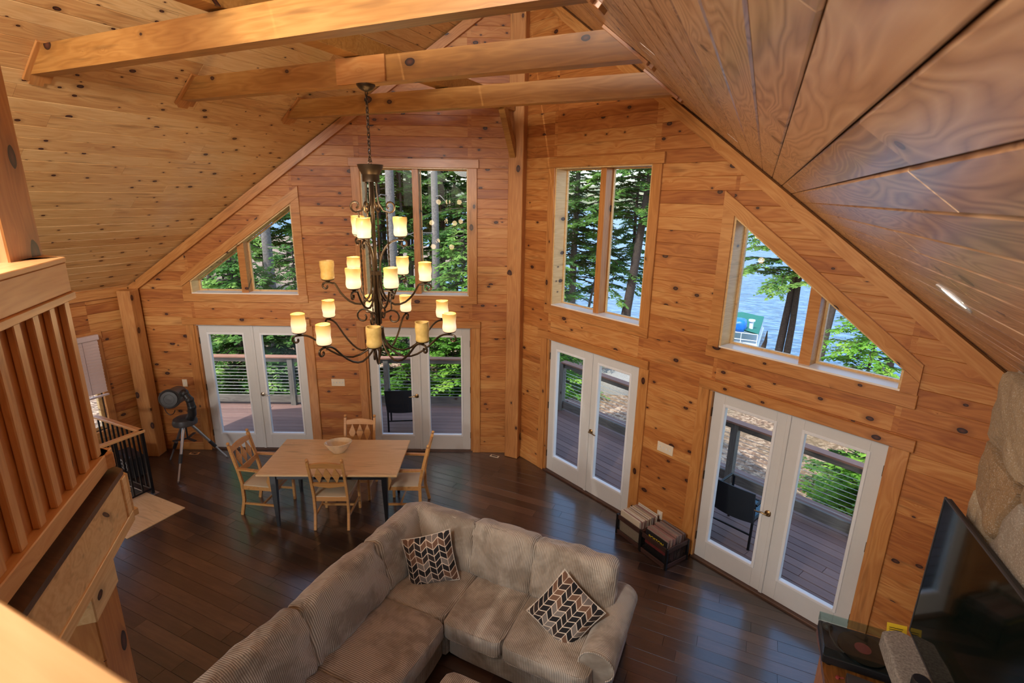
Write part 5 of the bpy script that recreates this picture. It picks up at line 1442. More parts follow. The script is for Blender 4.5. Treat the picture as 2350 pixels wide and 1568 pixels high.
# throw pillows
def pillow(m, lab, seed):
    V = []; Fc = []; n = 16; s = .225
    t = thing('throw_pillow', lab, 'pillow', m, None)
    for sd_ in (1, -1):
        k0 = len(V)
        for j in range(n+1):
            for i in range(n+1):
                u, v = i/n*2-1, j/n*2-1
                pin = 1-.07*(1-abs(u*v)**.6)*0
                x = u*s*(1-.07*(1-v*v)*abs(u)); z = v*s*(1-.07*(1-u*u)*abs(v))
                y_ = sd_*.085*((1-u**4)*(1-v**4))**.55+.004*math.sin(u*5+seed)*math.cos(v*6)
                V.append((x, -y_, z))
        for j in range(n):
            for i in range(n):
                k = k0+j*(n+1)+i; f = (k, k+1, k+n+2, k+n+1); Fc.append(f if sd_ > 0 else f[::-1])
    b = MB(); b.add(V, Fc); b.build('cover', M['chevron'], t, m, True)
    pts = []
    for i in range(64):
        a = 2*PI*i/64
        f = i/64*4; e = int(f); g_ = f-e; u, v = [(g_*2-1, -1), (1, g_*2-1), (1-g_*2, 1), (-1, 1-g_*2)][e]
        pts.append((u*s*(1-.07*(1-v*v)*abs(u)), 0, v*s*(1-.07*(1-u*u)*abs(v))))
    b = MB(); b.tube(pts, .0045, 5, None, True); b.build('piping', M['slv4'], t, m, True)
pillow(T(.715, -3.50, .665) @ RZ(R(30)) @ RY(R(-12)) @ RX(R(-22)) @ Matrix.Diagonal((1.06, 1, 1.06, 1)), 'chevron throw pillow in the corner of the sofa', 1)
pillow(T(2.09, -3.53, .645) @ RZ(R(-10)) @ RY(R(31)) @ RX(R(-32)) @ Matrix.Diagonal((1.04, 1, 1.08, 1)), 'tilted chevron throw pillow against the right sofa arm', 2)
# ottoman
ot = thing('ottoman', 'taupe corduroy ottoman in front of the sofa, cut off by the bottom edge', 'ottoman', T(1.75, -4.75, 0))
cushion_mesh(.42, .42, .11, .05, .02, 31, 12, .004).build('cushion', M['cordx'], ot, T(1.82, -4.70, .36), True)
cushion_mesh(.40, .40, .12, .03, 0, 32, 8, .002).build('base', M['cordx'], ot, T(1.82, -4.70, .14), True)

# ================================================================== chimney, mantel, TV, cabinet
CX0, CY1, CY0 = 4.47, -3.53, -6.3
b = MB(); zc = H-SL*CX0
b.prism([(CX0+.03, 0), (XE-.02, 0), (XE-.02, H-SL*(XE-.02)-.03), (CX0+.03, zc-.03)], 0, CY1-CY0-.06, Matrix(((1, 0, 0, 0), (0, 0, -1, CY1-.03), (0, 1, 0, 0), (0, 0, 0, 1))))
ch = b.build('chimney', M['mortar'], None); tag(ch, 'field-stone chimney on the right wall behind the television', 'chimney')
def stone(poly, th, m, seed):
    """irregular stone face: convex polygon grid, domed"""
    rng = random.Random(seed); n = len(poly); cx = sum(p[0] for p in poly)/n; cy = sum(p[1] for p in poly)/n
    # refine outline
    ol = []
    for i in range(n):
        p, q_ = poly[i], poly[(i+1) % n]
        for s_ in (0, .2, .4, .6, .8):
            x = p[0]+(q_[0]-p[0])*s_; y_ = p[1]+(q_[1]-p[1])*s_
            k = rng.uniform(-.010, .008)
            dx, dy = x-cx, y_-cy; L = math.hypot(dx, dy)+1e-6
            sh = .97 if s_ == 0 else 1.0
            ol.append((cx+dx*sh+dx/L*(k-.008), cy+dy*sh+dy/L*(k-.008)))
    nn = len(ol); vs = []; fs = []
    rings = [(1.0, -.05), (1.0, th*.55), (.93, th*.86), (.72, th), (.4, th*1.05)]
    for r_, h in rings:
        for (x, y_) in ol:
            hx = h+(mnoise.noise(Vector((x*7+seed, y_*7, 3)))*.022+mnoise.noise(Vector((x*19, y_*19+seed, 5)))*.009 if h > 0 else 0)
            vs.append((cx+(x-cx)*r_, cy+(y_-cy)*r_, hx))
    for j in range(len(rings)-1):
        for i in range(nn): fs.append((j*nn+i, j*nn+(i+1) % nn, (j+1)*nn+(i+1) % nn, (j+1)*nn+i))
    vs.append((cx, cy, th*1.05+.01*mnoise.noise(Vector((cx*5, cy*5, seed))))); k = len(vs)-1; j = len(rings)-1
    for i in range(nn): fs.append((j*nn+i, j*nn+(i+1) % nn, k))
    b = MB(); b.add(vs, fs); b.build('stone', M['stone'], ch, m, True)
def voronoi_stones(x0, x1, y0, y1, m, nx, ny, seed, top=None):
    rng = random.Random(seed); seeds = []
    for j in range(ny):
        for i in range(nx):
            seeds.append((x0+(i+.5+rng.uniform(-.33, .33)+(.5 if j % 2 else 0)*.6)*(x1-x0)/nx, y0+(j+.5+rng.uniform(-.3, .3))*(y1-y0)/ny))
    for k, s_ in enumerate(seeds):
        poly = [(x0, y0), (x1, y0), (x1, y1), (x0, y1)]
        for q_ in seeds:
            if q_ is s_: continue
            a_, b_ = q_[0]-s_[0], q_[1]-s_[1]; c_ = -(a_*(q_[0]+s_[0])+b_*(q_[1]+s_[1]))/2
            poly = clip(poly, a_, b_, c_, -1)
            if not poly: break
        if poly and parea(poly) > .004:
            cx = sum(p[0] for p in poly)/len(poly); cy = sum(p[1] for p in poly)/len(poly)
            poly = [(cx+(p[0]-cx)*.965, cy+(p[1]-cy)*.965) for p in poly]
            stone([(p[0]-cx, p[1]-cy) for p in poly], rng.uniform(.05, .085), m @ T(cx, cy, 0), seed*100+k)
MC = Matrix(((0, 0, -1, CX0+.04), (-1, 0, 0, CY1), (0, 1, 0, 0), (0, 0, 0, 1)))   # x = -Y from far edge, y = up, z = -X
voronoi_stones(0, CY1-CY0, 0, zc-.02, MC, 7, 9, 5)
MC2 = Matrix(((-1, 0, 0, XE), (0, 0, 1, CY1-.04), (0, 1, 0, 0), (0, 0, 0, 1)))
voronoi_stones(0, XE-CX0-.03, 0, eave-.02, MC2, 2, 8, 6)
# mantel slab
b = cushion_mesh(.10, .85, .055, .010, .0, 77, 14, .004); mtl = b.build('mantel_slab', M['granite'], ch, T(4.355, -4.42, 1.355) @ RZ(R(4.0)), True, label='rough grey granite mantel slab')
# TV
tv0, tv1 = Vector((4.338, -3.567, 0)), Vector((4.407, -4.42, 0)); dtv = (tv1-tv0).normalized()
ntv = Vector((dtv.y, -dtv.x, 0)); 
if ntv.x > 0: ntv = -ntv
MTV = Matrix(((dtv.x, 0, ntv.x, tv0.x), (dtv.y, 0, ntv.y, tv0.y), (0, 1, 0, 1.452), (0, 0, 0, 1)))
if MTV.to_3x3().determinant() < 0: pass
t = thing('television', 'large glossy black flat television on the granite mantel', 'television', MTV)
b = MB(); b.box(.004, 1.666, .004, .944, -.035, -.004, None, .004); b.build('housing', M['blackplastic'], t, MTV)
b = MB(); b.box(.010, 1.660, .012, .938, -.004, -.001); b.build('screen', M['tv'], t, MTV)
b = MB(); mesh_ring(b, 0, 1.67, 0, .948, .010, -.010, .002, .001); b.build('bezel', M['greyplastic'], t, MTV)
# small things on the mantel
b = MB(); b.lathe([(.0001, 0), (.042, 0), (.045, .01), (.045, .085), (.040, .092), (.0001, .092)], 28); o = b.build('small_speaker', M['blackplastic'], None, T(4.30, -4.02, 1.408), True); tag(o, 'black cylindrical speaker on the near part of the granite mantel', 'speaker')
cdm = T(4.30, -3.545, 1.30) @ RZ(R(6)) @ RX(R(-20))
t = thing('yellow_card', 'yellow printed card standing behind the end of the granite mantel', 'card', cdm)
b = MB(); b.box(-.055, .055, -.001, .001, 0, .13); b.build('sheet', M['yellow'], t, cdm)
b = MB()
for k in range(4): b.box(-.042, .03+.004*(k % 2), -.0016, -.001, .065+.012*k, .069+.012*k)
b.build('print', M['blackplastic'], t, cdm)
# cabinet with a live-edge top
MCb = T(4.20, -4.35, 0)
t = thing('media_cabinet', 'wooden media cabinet with a live-edge top, bottom right corner', 'cabinet', MCb)
vs = []; edge = []
for k in range(25):
    yy = -1.15+2.30*k/24; edge.append((-.262+.010*mnoise.noise(Vector((yy*3, 1, 0)))+.004*math.sin(yy*21), yy))
poly = edge+[(.26, 1.15), (.26, -1.15)]
b = MB(); b.prism(poly, .93, .98); b.build('top', M['live'], t, MCb)
b = MB(); b.box(-.22, .26, -1.10, 1.10, .08, .93, None, .004); b.build('carcass', M['beamz'], t, MCb)
for k in range(3):
    d_ = MB(); d_.box(-.012, 0, -.34, .34, .12, .90, None, .004); dd = d_.build('door', M['trimz'], t, MCb @ T(-.22, -.72+.72*k, 0))
    d_ = MB(); d_.sphere((-.03, .28, .52), .016, 10); d_.build('knob', M['blackmetal'], dd, MCb @ T(-.22, -.72+.72*k, 0), True)
# turntable
MTt = T(4.145, -3.385, .98)
t = thing('turntable', 'black record player with a smoked lid, at the far end of the media cabinet', 'turntable', MTt)
b = MB(); b.box(-.215, .215, -.172, .172, .018, .085, None, .008); b.build('plinth', M['blackplastic'], t, MTt)
for sx in (-1, 1):
    for sy in (-1, 1):
        b = MB(); b.lathe([(.0001, 0), (.024, 0), (.024, .018), (.0001, .018)], 14, T(sx*.17, sy*.13, 0)); b.build('foot', M['blackmetal'], t, MTt, True)
b = MB(); b.lathe([(.0001, .085), (.150, .085), (.150, .097), (.0001, .098)], 48, T(.035, -.01, 0)); b.build('record_disc', M['vinyl'], t, MTt, True)
b = MB(); b.lathe([(.0001, .0985), (.050, .0985), (.050, .0995), (.0001, .0995)], 32, T(.035, -.01, 0)); b.build('disc_label', M['label_red'], t, MTt, True, label='red record label')
b = MB(); b.lathe([(.0001, .085), (.035, .085), (.035, .10), (.018, .115), (.0001, .115)], 20, T(-.165, .11, 0)); b.tube([(-.165, .11, .115), (-.16, .0, .115), (-.13, -.08, .11), (-.09, -.115, .105)], .005, 8); b.build('tonearm', M['greyplastic'], t, MTt, True)
b = MB()
for (x0, x1, y0, y1) in ((-.217, .217, -.175, -.171), (-.217, .217, .171, .175), (-.217, -.213, -.171, .171), (.213, .217, -.171, .171)): b.box(x0, x1, y0, y1, .087, .150)
b.box(-.217, .217, -.175, .175, .150, .154); b.build('dust_lid', M['lid'], t, MTt)
MAm = T(4.215, -3.83, .98) @ RZ(R(-4))
t = thing('amplifier', 'flat dark slotted amplifier box beside the turntable', 'amplifier', MAm)
b = MB(); b.box(-.165, .165, -.20, .20, .0, .06, None, .004); b.build('housing', M['greyplastic'], t, MAm)
for k in range(11):
    b = MB(); b.box(-.11+k*.022, -.104+k*.022, -.06, .12, .0595, .0615); b.build('vent_slot', M['black'], t, MAm)
b = MB(); b.lathe([(.0001, 0), (.012, 0), (.012, .012), (.0001, .014)], 14); b.tube([(0, 0, .006), (.035, .01, .006)], .004, 6); o = b.build('small_trinket', M['label_red'], None, T(4.02, -3.63, .98), True); tag(o, 'tiny red and white trinket in front of the turntable', 'trinket')

# ================================================================== outside: deck
DZ = -.05
def deck_side(side, lab):
    fm, sg = FR[side]; q = Matrix(((fm[0][0], 0, fm[0][2], 0), (fm[1][0], 0, fm[1][2], 0), (0, 0, 0, 0), (0, 0, 0, 1)))
    root = thing('deck', lab, 'deck', fm @ T(sg*3, DZ, -1)); root['kind'] = 'structure'
    # boards run along the wall; local frame: x along wall, z = into room (negative = outwards)
    k = 0; nrm = -.17; bwid = .137
    while k < 17:
        y0 = nrm-k*bwid-bwid; nmid = -(y0+bwid/2)
        # inner end where the two decks mitre: u = n*tan(AL) on the outside... -n tan
        us = -nmid*math.tan(AL)*-1
        us = -abs(nmid)*math.tan(AL)
        u0, u1 = us, 7.2; rng = random.Random(k+(40 if side == 'A' else 80)); cut = rng.uniform(2.4, 4.8)
        for a_, c_ in ((u0, cut-.002), (cut+.002, u1)):
            x0, x1 = sorted((sg*a_, sg*c_)); cx = (x0+x1)/2
            b = MB(); b.box(-(x1-x0)/2, (x1-x0)/2, .004, bwid-.004, -.025, 0, None, .003)
            mm = fm @ T(cx, DZ, y0) @ Matrix(((1, 0, 0, 0), (0, 0, 1, 0), (0, 1, 0, 0), (0, 0, 0, 1)))
            # keep right-handed: board local y -> wall z, local z -> wall y
            mm = fm @ Matrix(((1, 0, 0, cx), (0, 0, 1, DZ), (0, 1, 0, y0), (0, 0, 0, 1)))
            b.f = [f[::-1] for f in b.f]
            b.build('deck_board', M['deck'], root, mm)
        k += 1
    b = MB(); x0, x1 = sorted((sg*-1.2, sg*7.2)); b.box(x0, x1, DZ-.30, DZ-.04, -2.48, -.16); b.build('deck_frame', M['weather'], root, fm)
    return root
deck_side('A', 'brown composite deck outside the left doors'); deck_side('B', 'brown composite deck outside the right doors')
def rail(side, lab, u0, u1, posts_u, dist):
    fm, sg = FR[side]; t = thing('deck_railing', lab, 'railing', fm @ T(sg*(u0+u1)/2, DZ, -dist))
    def bx(nm, ua, ub, z0, z1, n0, n1, mt, ch=.003):
        wpart(side, nm, ua, ub, z0, z1, n0, n1, mt, t, ch)
    bx('rail_cap', u0, u1, .93, .96, -dist-.07, -dist+.07, M['deckcap'])
    bx('top_rail', u0, u1, .84, .928, -dist-.02, -dist+.02, M['weather'])
    bx('toe_board', u0, u1, DZ+.05, DZ+.20, -dist-.02, -dist+.02, M['weather'])
    for u in posts_u: 
        bx('post', u-.05, u+.05, DZ-.35, .93, -dist-.05, -dist+.05, M['weather'])
    for k in range(9):
        z = .20+k*.068
        b = MB(); b.tube([(sg*u0, z, -dist), (sg*u1, z, -dist)], .0032, 5); b.build('cable', M['cable'], t, fm, True)
# distances measured from the railing feet
rail('A', 'cable deck railing outside the left doors', -.9, 7.0, (-.85, .95, 2.5, 4.36, 6.2), 2.03)
rail('B', 'cable deck railing outside the right doors', -.9, 7.0, (-.9, 1.0, 2.63, 4.3, 6.0), 1.95)

def deck_chair(): 
    t = thing('patio_chair', '', 'chair', I4, 'black wicker patio chairs on the deck'); mtb = M['blackmetal']
    for s in (-1, 1):
        b = MB(); b.tube([(s*.25, -.25, 0), (s*.25, -.24, .40), (s*.27, -.30, .62), (s*.25, -.36, .80)], .016, 8); b.build('leg', mtb, t, None, True)
        b = MB(); b.tube([(s*.25, .25, 0), (s*.25, .25, .60), (s*.26, .20, .64), (s*.27, -.26, .62)], .016, 8); b.build('leg', mtb, t, None, True)
    # curved wicker back
    vs = []; fs = []; n = 12
    for th in (0, .014):
        for j in range(7):
            for i in range(n+1):
                u = i/n*2-1; f = j/6; z = .38+.44*f+.02*(1-u*u)*f
                vs.append((u*(.265+.02*f), -.25-.11*f-.055*(1-u*u)-th, z))
    N = 7*(n+1)
    for j in range(6):
        for i in range(n):
            k = j*(n+1)+i; fs.append((k, k+1, k+n+2, k+n+1)); fs.append((k+N, k+n+1+N, k+n+2+N, k+1+N))
    for i in range(n): 
        k = 6*(n+1)+i; fs.append((k, k+1, k+1+N, k+N)); fs.append((i+1, i, i+N, i+1+N))
    for j in range(6):
        k = j*(n+1); fs.append((k, k+n+1, k+n+1+N, k+N)); k += n; fs.append((k+n+1, k, k+N, k+n+1+N))
    b = MB(); b.add(vs, fs); b.build('wicker_back', M['wicker'], t, None, True)
    b = MB(); mesh_ring(b, -.26, .26, -.26, .26, .03, .37, .41); b.build('seat_frame', mtb, t)
    for k in range(16):
        b = MB(); b.box(-.24, .24, -.235+k*.03, -.212+k*.03, .395, .402, None, .002); b.build('seat_strap', M['strap'], t)
    b = MB(); b.bar((-.25, -.245, .20), (.25, -.245, .20), .016, .016); b.build('stretcher', mtb, t)
    return t
dc = deck_chair(); GP = 'black wicker patio chairs on the deck'
def dm(x, y_, ang): return T(x, y_, DZ) @ RZ(ang)
dc.matrix_basis = dm(3.40, -.58, -AL+.03); dc['label'] = 'black wicker patio chair seen through the rightmost patio door'
dup(dc, dm(-2.28, .12, AL+.12), 'black wicker patio chair seen through the door behind the dining table', GP)
dup(dc, dm(-3.42, -.42, AL-1.2), 'black wicker patio chair half hidden at the right edge of the leftmost patio door', GP)

# ================================================================== outside: ground, lake, far shore
WL = -3.3
def gz(x, y_):
    shore = 17.5+(max(0, -8-x))*.75+1.2*math.sin(x*.35)
    f = (y_-7)/(shore-7+1.5); f = max(0, min(1.25, f))
    return -.95-2.55*f*f*(3-2*min(f, 1))/(1.0) if f < 1 else -3.5-(f-1)*3
vs = []; fs = []; xs = list(np.arange(-60, 42, 1.2)); ys = list(np.arange(-14, 56, 1.2))
for yy in ys:
    for xx in xs:
        z = gz(xx, yy)+.10*mnoise.noise(Vector((xx*.5, yy*.5, 0))); 
        if xx < -9: z += min(1.2, (-9-xx)*.05)
        if yy < 2.8 and abs(xx) < 9: z = min(z, -.9)
        vs.append((xx, yy, z))
nx = len(xs)
for j in range(len(ys)-1):
    for i in range(nx-1):
        cxx, cyy = xs[i]+.6, ys[j]+.6
        if abs(cxx) < 4.6 and cyy < -3.6: continue
        k = j*nx+i; fs.append((k, k+1, k+nx+1, k+nx))
b = MB(); b.add(vs, fs); struct(b, 'ground', M['ground'], 'leaf-strewn sloping ground between the house and the lake', 'ground', None, True)
b = MB(); b.box(-700, 500, 14, 900, WL-.4, WL); struct(b, 'lake', M['water'], 'blue rippled lake beyond the trees', 'lake')
vs = []; fs = []; nx = 90; ny = 10
for j in range(ny):
    for i in range(nx):
        an = R(-78)+R(120)*i/(nx-1); rr = 330+22*j
        hgt = (0 if j == 0 else 1)*(7+14*math.sin(min(1, j/6)*PI/2)+6*mnoise.noise(Vector((i*.21, j*.3, 2)))+7*math.sin(i*.11)+2.2*mnoise.noise(Vector((i*1.7, j*2.1, 0))))
        vs.append((rr*math.sin(an), rr*math.cos(an), WL-.3+hgt))
for j in range(ny-1):
    for i in range(nx-1): k = j*nx+i; fs.append((k, k+nx, k+nx+1, k+1))
b = MB(); b.add(vs, fs); struct(b, 'far_shore', M['hill'], 'wooded hills on the far shore of the lake', 'hills', None, False)
# rock
def rock(name, lab, x, y_, sx, sy, sz, seed):
    b = MB(); V = []; Fc = []; n = 10; m_ = 16
    for j in range(n+1):
        for i in range(m_):
            th = PI*j/n; ph = 2*PI*i/m_; d = Vector((math.sin(th)*math.cos(ph), math.sin(th)*math.sin(ph), math.cos(th)))
            r_ = 1+.22*mnoise.noise(d*1.8+Vector((seed, 0, 0)))+.08*mnoise.noise(d*5)
            V.append((d.x*sx*r_, d.y*sy*r_, d.z*sz*r_))
    for j in range(n):
        for i in range(m_): Fc.append((j*m_+i, (j+1)*m_+i, (j+1)*m_+(i+1) % m_, j*m_+(i+1) % m_))
    b.add(V, Fc); o = b.build(name, M['granite'], None, T(x, y_, gz(x, y_)+sz*.25), True); tag(o, lab, 'rock')
rock('boulder', 'pale boulder on the ground seen through the door right of the post', .1, 6.3, .95, .6, .38, 3)
rock('boulder', 'small mossy boulder behind the left deck railing', -7.6, 3.4, .5, .4, .3, 8)

# ================================================================== trees
def hemlock_mesh(name, height, spread, nb, seed, low=.12, spr=15, leaf=.15, wleaf=.045, droop=.25, dens=4):
    rng = random.Random(seed); V = []; Fc = []; tw = MB()
    def spray(p, d, up, L):
        side = d.cross(up); side = side.normalized() if side.length > 1e-4 else Vector((1, 0, 0))
        for k in range(dens):
            for s in (-1, 1):
                f = (k+rng.uniform(.2, .8))/dens; q_ = p+d*(L*f)
                dr = (d*rng.uniform(.5, .9)+side*s*rng.uniform(.5, .9)+Vector((0, 0, rng.uniform(-.35, .1)))).normalized()
                ln_ = leaf*rng.uniform(.7, 1.25)*(1.15-.5*f); w_ = (up+side*rng.uniform(-.6, .6)).cross(dr).normalized()*wleaf*rng.uniform(.7, 1.2)
                k0 = len(V); e = q_+dr*ln_
                V.extend([tuple(q_), tuple(q_+dr*ln_*.45+w_), tuple(e), tuple(q_+dr*ln_*.45-w_)]); Fc.append((k0, k0+1, k0+2, k0+3))
    for i in range(nb):
        f = i/nb; z = height*(low+(1-low)*f); an = i*2.399+rng.uniform(-.4, .4)
        L = spread*(1-f)**.7*rng.uniform(.65, 1.1)+.15
        base = Vector((0, 0, z)); d = Vector((math.cos(an), math.sin(an), rng.uniform(-.05, .22)))
        pts = [base]; nseg = 5
        for s_ in range(1, nseg+1):
            g_ = s_/nseg; pts.append(base+Vector((d.x*L*g_, d.y*L*g_, d.z*L*g_-droop*L*g_*g_))+Vector((rng.uniform(-.04, .04), rng.uniform(-.04, .04), rng.uniform(-.03, .03))))
        tw.tube(pts, [.022*(1-.8*s_/nseg)*(height/8)**.3 for s_ in range(nseg+1)], 4)
        ns = max(3, int(spr*L/spread))
        for k in range(ns):
            g_ = .18+.82*(k+rng.random())/ns; idx = min(nseg-1, int(g_*nseg)); fr_ = g_*nseg-idx
            p = pts[idx].lerp(pts[idx+1], fr_); bd = (pts[idx+1]-pts[idx]).normalized()
            sd_ = Vector((-bd.y, bd.x, 0)).normalized()
            for s in (-1, 1):
                dd = (bd*rng.uniform(.4, 1)+sd_*s*rng.uniform(.4, 1)+Vector((0, 0, rng.uniform(-.3, .02)))).normalized()
                spray(p, dd, Vector((0, 0, 1)), rng.uniform(.18, .42)*(spread/2.2)**.5)
    me = bpy.data.meshes.new(name); me.from_pydata(V, [], Fc); return me, tw
def trunk_mesh(height, r, lean, seed, n=10):
    rng = random.Random(seed); pts = []; rs = []
    for i in range(13):
        f = i/12; pts.append((lean[0]*f*height+.05*mnoise.noise(Vector((f*4, seed, 0))), lean[1]*f*height+.05*mnoise.noise(Vector((f*4, seed, 7))), -.5+(height+.5)*f)); rs.append(r*(1-.72*f)*(1.25 if i == 0 else 1))
    b = MB(); b.tube(pts, rs, n); return b
protos = {}
def foliage(kind):
    if kind in protos: return protos[kind]
    if kind == 'tall': me, tw = hemlock_mesh('foliage', 11, 2.3, 100, 3, .22, 15)
    elif kind == 'tall2': me, tw = hemlock_mesh('foliage', 12, 2.3, 110, 5, .34, 17)
    elif kind == 'high': me, tw = hemlock_mesh('foliage', 9, 2.1, 62, 8, .56, 22)
    elif kind == 'mid': me, tw = hemlock_mesh('foliage', 8, 2.4, 80, 12, .42, 20)
    elif kind == 'bush': me, tw = hemlock_mesh('foliage', 2.3, 1.15, 60, 4, .04, 13, .10, .028, .12, 4)
    elif kind == 'bush2': me, tw = hemlock_mesh('foliage', 3.2, 1.5, 76, 6, .03, 14, .11, .03, .2, 4)
    elif kind == 'sparse': me, tw = hemlock_mesh('foliage', 10, 2.1, 70, 9, .30, 15)
    me.materials.append(M['leaf'])
    tm = bpy.data.meshes.new('branches'); tm.from_pydata(tw.v, [], tw.f); tm.materials.append(M['barkd'])
    protos[kind] = (me, tm); return protos[kind]
fresh = {}
def tree(kind, x, y_, lab, grp, scale=1.0, r=.14, h=None, bark='barkd', lean=(0, 0), rot=0.0, name='hemlock_tree', cat='tree', leafmat=None, z=None, zs=1.0):
    me, tm = foliage(kind)
    if leafmat:
        k = (kind, leafmat)
        if k not in fresh: m2 = me.copy(); m2.materials.clear(); m2.materials.append(M[leafmat]); fresh[k] = m2
        me = fresh[k]
    z = gz(x, y_) if z is None else z
    hh = h or {'tall': 11, 'tall2': 12, 'high': 9, 'mid': 8, 'bush': 2.3, 'bush2': 3.2, 'sparse': 10}[kind]*scale*zs
    t = thing(name, lab, cat, T(x, y_, z), grp)
    m = T(x, y_, z) @ Matrix(((1, 0, lean[0], 0), (0, 1, lean[1], 0), (0, 0, 1, 0), (0, 0, 0, 1))) @ RZ(rot) @ Matrix.Diagonal((scale, scale, scale*zs, 1))
    trunk_mesh(hh, r, lean, int(x*10+y_*7)).build('trunk', M[bark], t, T(x, y_, z), True)
    def l2(nm, d):
        o = link(nm, d, t, None); o.matrix_basis = m; return o
    fo = l2('foliage', me); fo['kind'] = 'stuff'; l2('branches', tm)['kind'] = 'stuff'
    return t
def bare(x, y_, lab, grp, r, h, lean=(0, 0), bark='bark', z=None):
    z = gz(x, y_) if z is None else z
    t = thing('pine_tree', lab, 'tree', T(x, y_, z), grp)
    trunk_mesh(h, r, lean, int(x*10+y_*7), 14).build('trunk', M[bark], t, T(x, y_, z), True)
    rng = random.Random(int(x*31)); b = MB()
    for k in range(9):
        zz_ = h*(.28+.07*k); an = rng.uniform(0, 6.28); L = rng.uniform(.5, 1.3)
        b.tube([(lean[0]*zz_, lean[1]*zz_, zz_), (lean[0]*zz_+L*math.cos(an)*.5, lean[1]*zz_+L*math.sin(an)*.5, zz_+.05), (lean[0]*zz_+L*math.cos(an), lean[1]*zz_+L*math.sin(an), zz_-.12)], [.022, .014, .005], 5)
    b.build('dead_branches', M['bark'], t, T(x, y_, z))
GF = 'trees of the forest beyond the left windows'; GL = 'slender trees along the lake shore'
bare(-6.47, 5.43, 'thick grey pine trunk seen left of the centre mullion of the left tall window', None, .17, 14)
bare(-7.90, 2.30, 'thick grey pine trunk in the left slanted window', None, .15, 13)
bare(-5.10, 5.6, 'grey trunk beside the mullion of the left tall window', None, .13, 14)
rng = random.Random(21)
# dark forest on the left
pts = [(-8.6, 7.5), (-7.4, 9.5), (-10.5, 6.0), (-9.6, 9.9), (-12.2, 8.4), (-11.5, 11.5), (-14.5, 7.0), (-13.8, 10.4), (-6.2, 10.8), (-7.9, 12.6), (-10.2, 13.6), (-16.5, 9.4), (-17.0, 13.0), (-12.9, 5.2), (-11.2, 3.6), (-15.6, 4.4), (-5.3, 8.4), (-14.2, 2.4), (-18.4, 6.6), (-20, 10.5), (-9.2, 16.0), (-13.2, 15.4)]
for i, (x, y_) in enumerate(pts):
    tree(['tall', 'tall2', 'sparse', 'tall2'][i % 4], x, y_, 'dark evergreen in the forest beyond the left windows', GF, rng.uniform(.85, 1.15), rng.uniform(.08, .14), None, 'barkd', (rng.uniform(-.02, .02), 0), rng.uniform(0, 6.28))
for i in range(16):
    x, y_ = rng.uniform(-22, -6), rng.uniform(6, 17)
    t = thing('forest_trunk', 'slim dark trunk in the forest beyond the left windows', 'tree', T(x, y_, gz(x, y_)), 'slim trunks in the forest'); trunk_mesh(12, rng.uniform(.06, .11), (rng.uniform(-.03, .03), 0), i).build('trunk', M['barkd'], t, T(x, y_, gz(x, y_)), True)
# shore trees in the right windows
tree('tall2', -3.93, 14.5, 'hemlock in the left pane of the right tall window', None, 1.0, .19, None, 'bark', (.0, 0), .6)
tree('sparse', -2.73, 13.9, 'thin hemlock behind the mullion of the right tall window', None, 1.05, .15, None, 'bark', (.025, 0), 2.0)
tree('high', -1.45, 13.1, 'leaning dark-trunked hemlock in the right pane of the right tall window', None, 1.10, .21, 12, 'barkd', (.10, 0), 1.0)
bare(-3.45, 14.2, 'pale leaning trunk low in the right tall window', None, .10, 4.0, (.16, 0))
tree('tall', -4.9, 16.0, 'hemlock by the water at the left edge of the right tall window', None, .9, .12, None, 'barkd', (0, 0), 3)
tree('tall2', -1.9, 16.8, 'hemlock by the water behind the leaning one', None, .95, .12, None, 'barkd', (0, 0), 4)
tree('mid', 4.15, 11.6, 'spreading hemlock on twin trunks in the right slanted window', None, 1.0, .14, 8.6, 'barkd', (.045, 0), 2.4)
t = thing('twin_trunk', 'second dark trunk of the pair in the right slanted window', 'tree', T(4.45, 11.5, gz(4.45, 11.5))); trunk_mesh(6.5, .13, (.0, 0), 77).build('trunk', M['barkd'], t, T(4.45, 11.5, gz(4.45, 11.5)), True)
tree('high', 5.1, 9.8, 'dark hemlock right of the mullion in the right slanted window', None, .62, .15, 8.6, 'barkd', (.05, 0), .9)
tree('tall', 7.0, 10.5, 'dense hemlock at the right end of the slanted window', None, .62, .12, None, 'barkd', (0, 0), 1.4)
tree('bush2', 5.75, 6.4, 'bright young hemlock in the lower right of the slanted window', None, 1.05, .05, None, 'barkd', (0, 0), .3, 'young_hemlock', 'tree', 'leafb')
b = MB(); b.tube([(0, 0, -.4), (.02, 0, .5), (.0, 0, 1.1), (.09, .0, 1.55), (.10, 0, 1.95)], [.15, .14, .12, .06, .012], 10)
o = b.build('dead_snag', M['barkd'], None, T(3.74, 13.2, gz(3.74, 13.2)-.30), True); tag(o, 'pointed dead stump standing by the water in the right slanted window', 'stump')
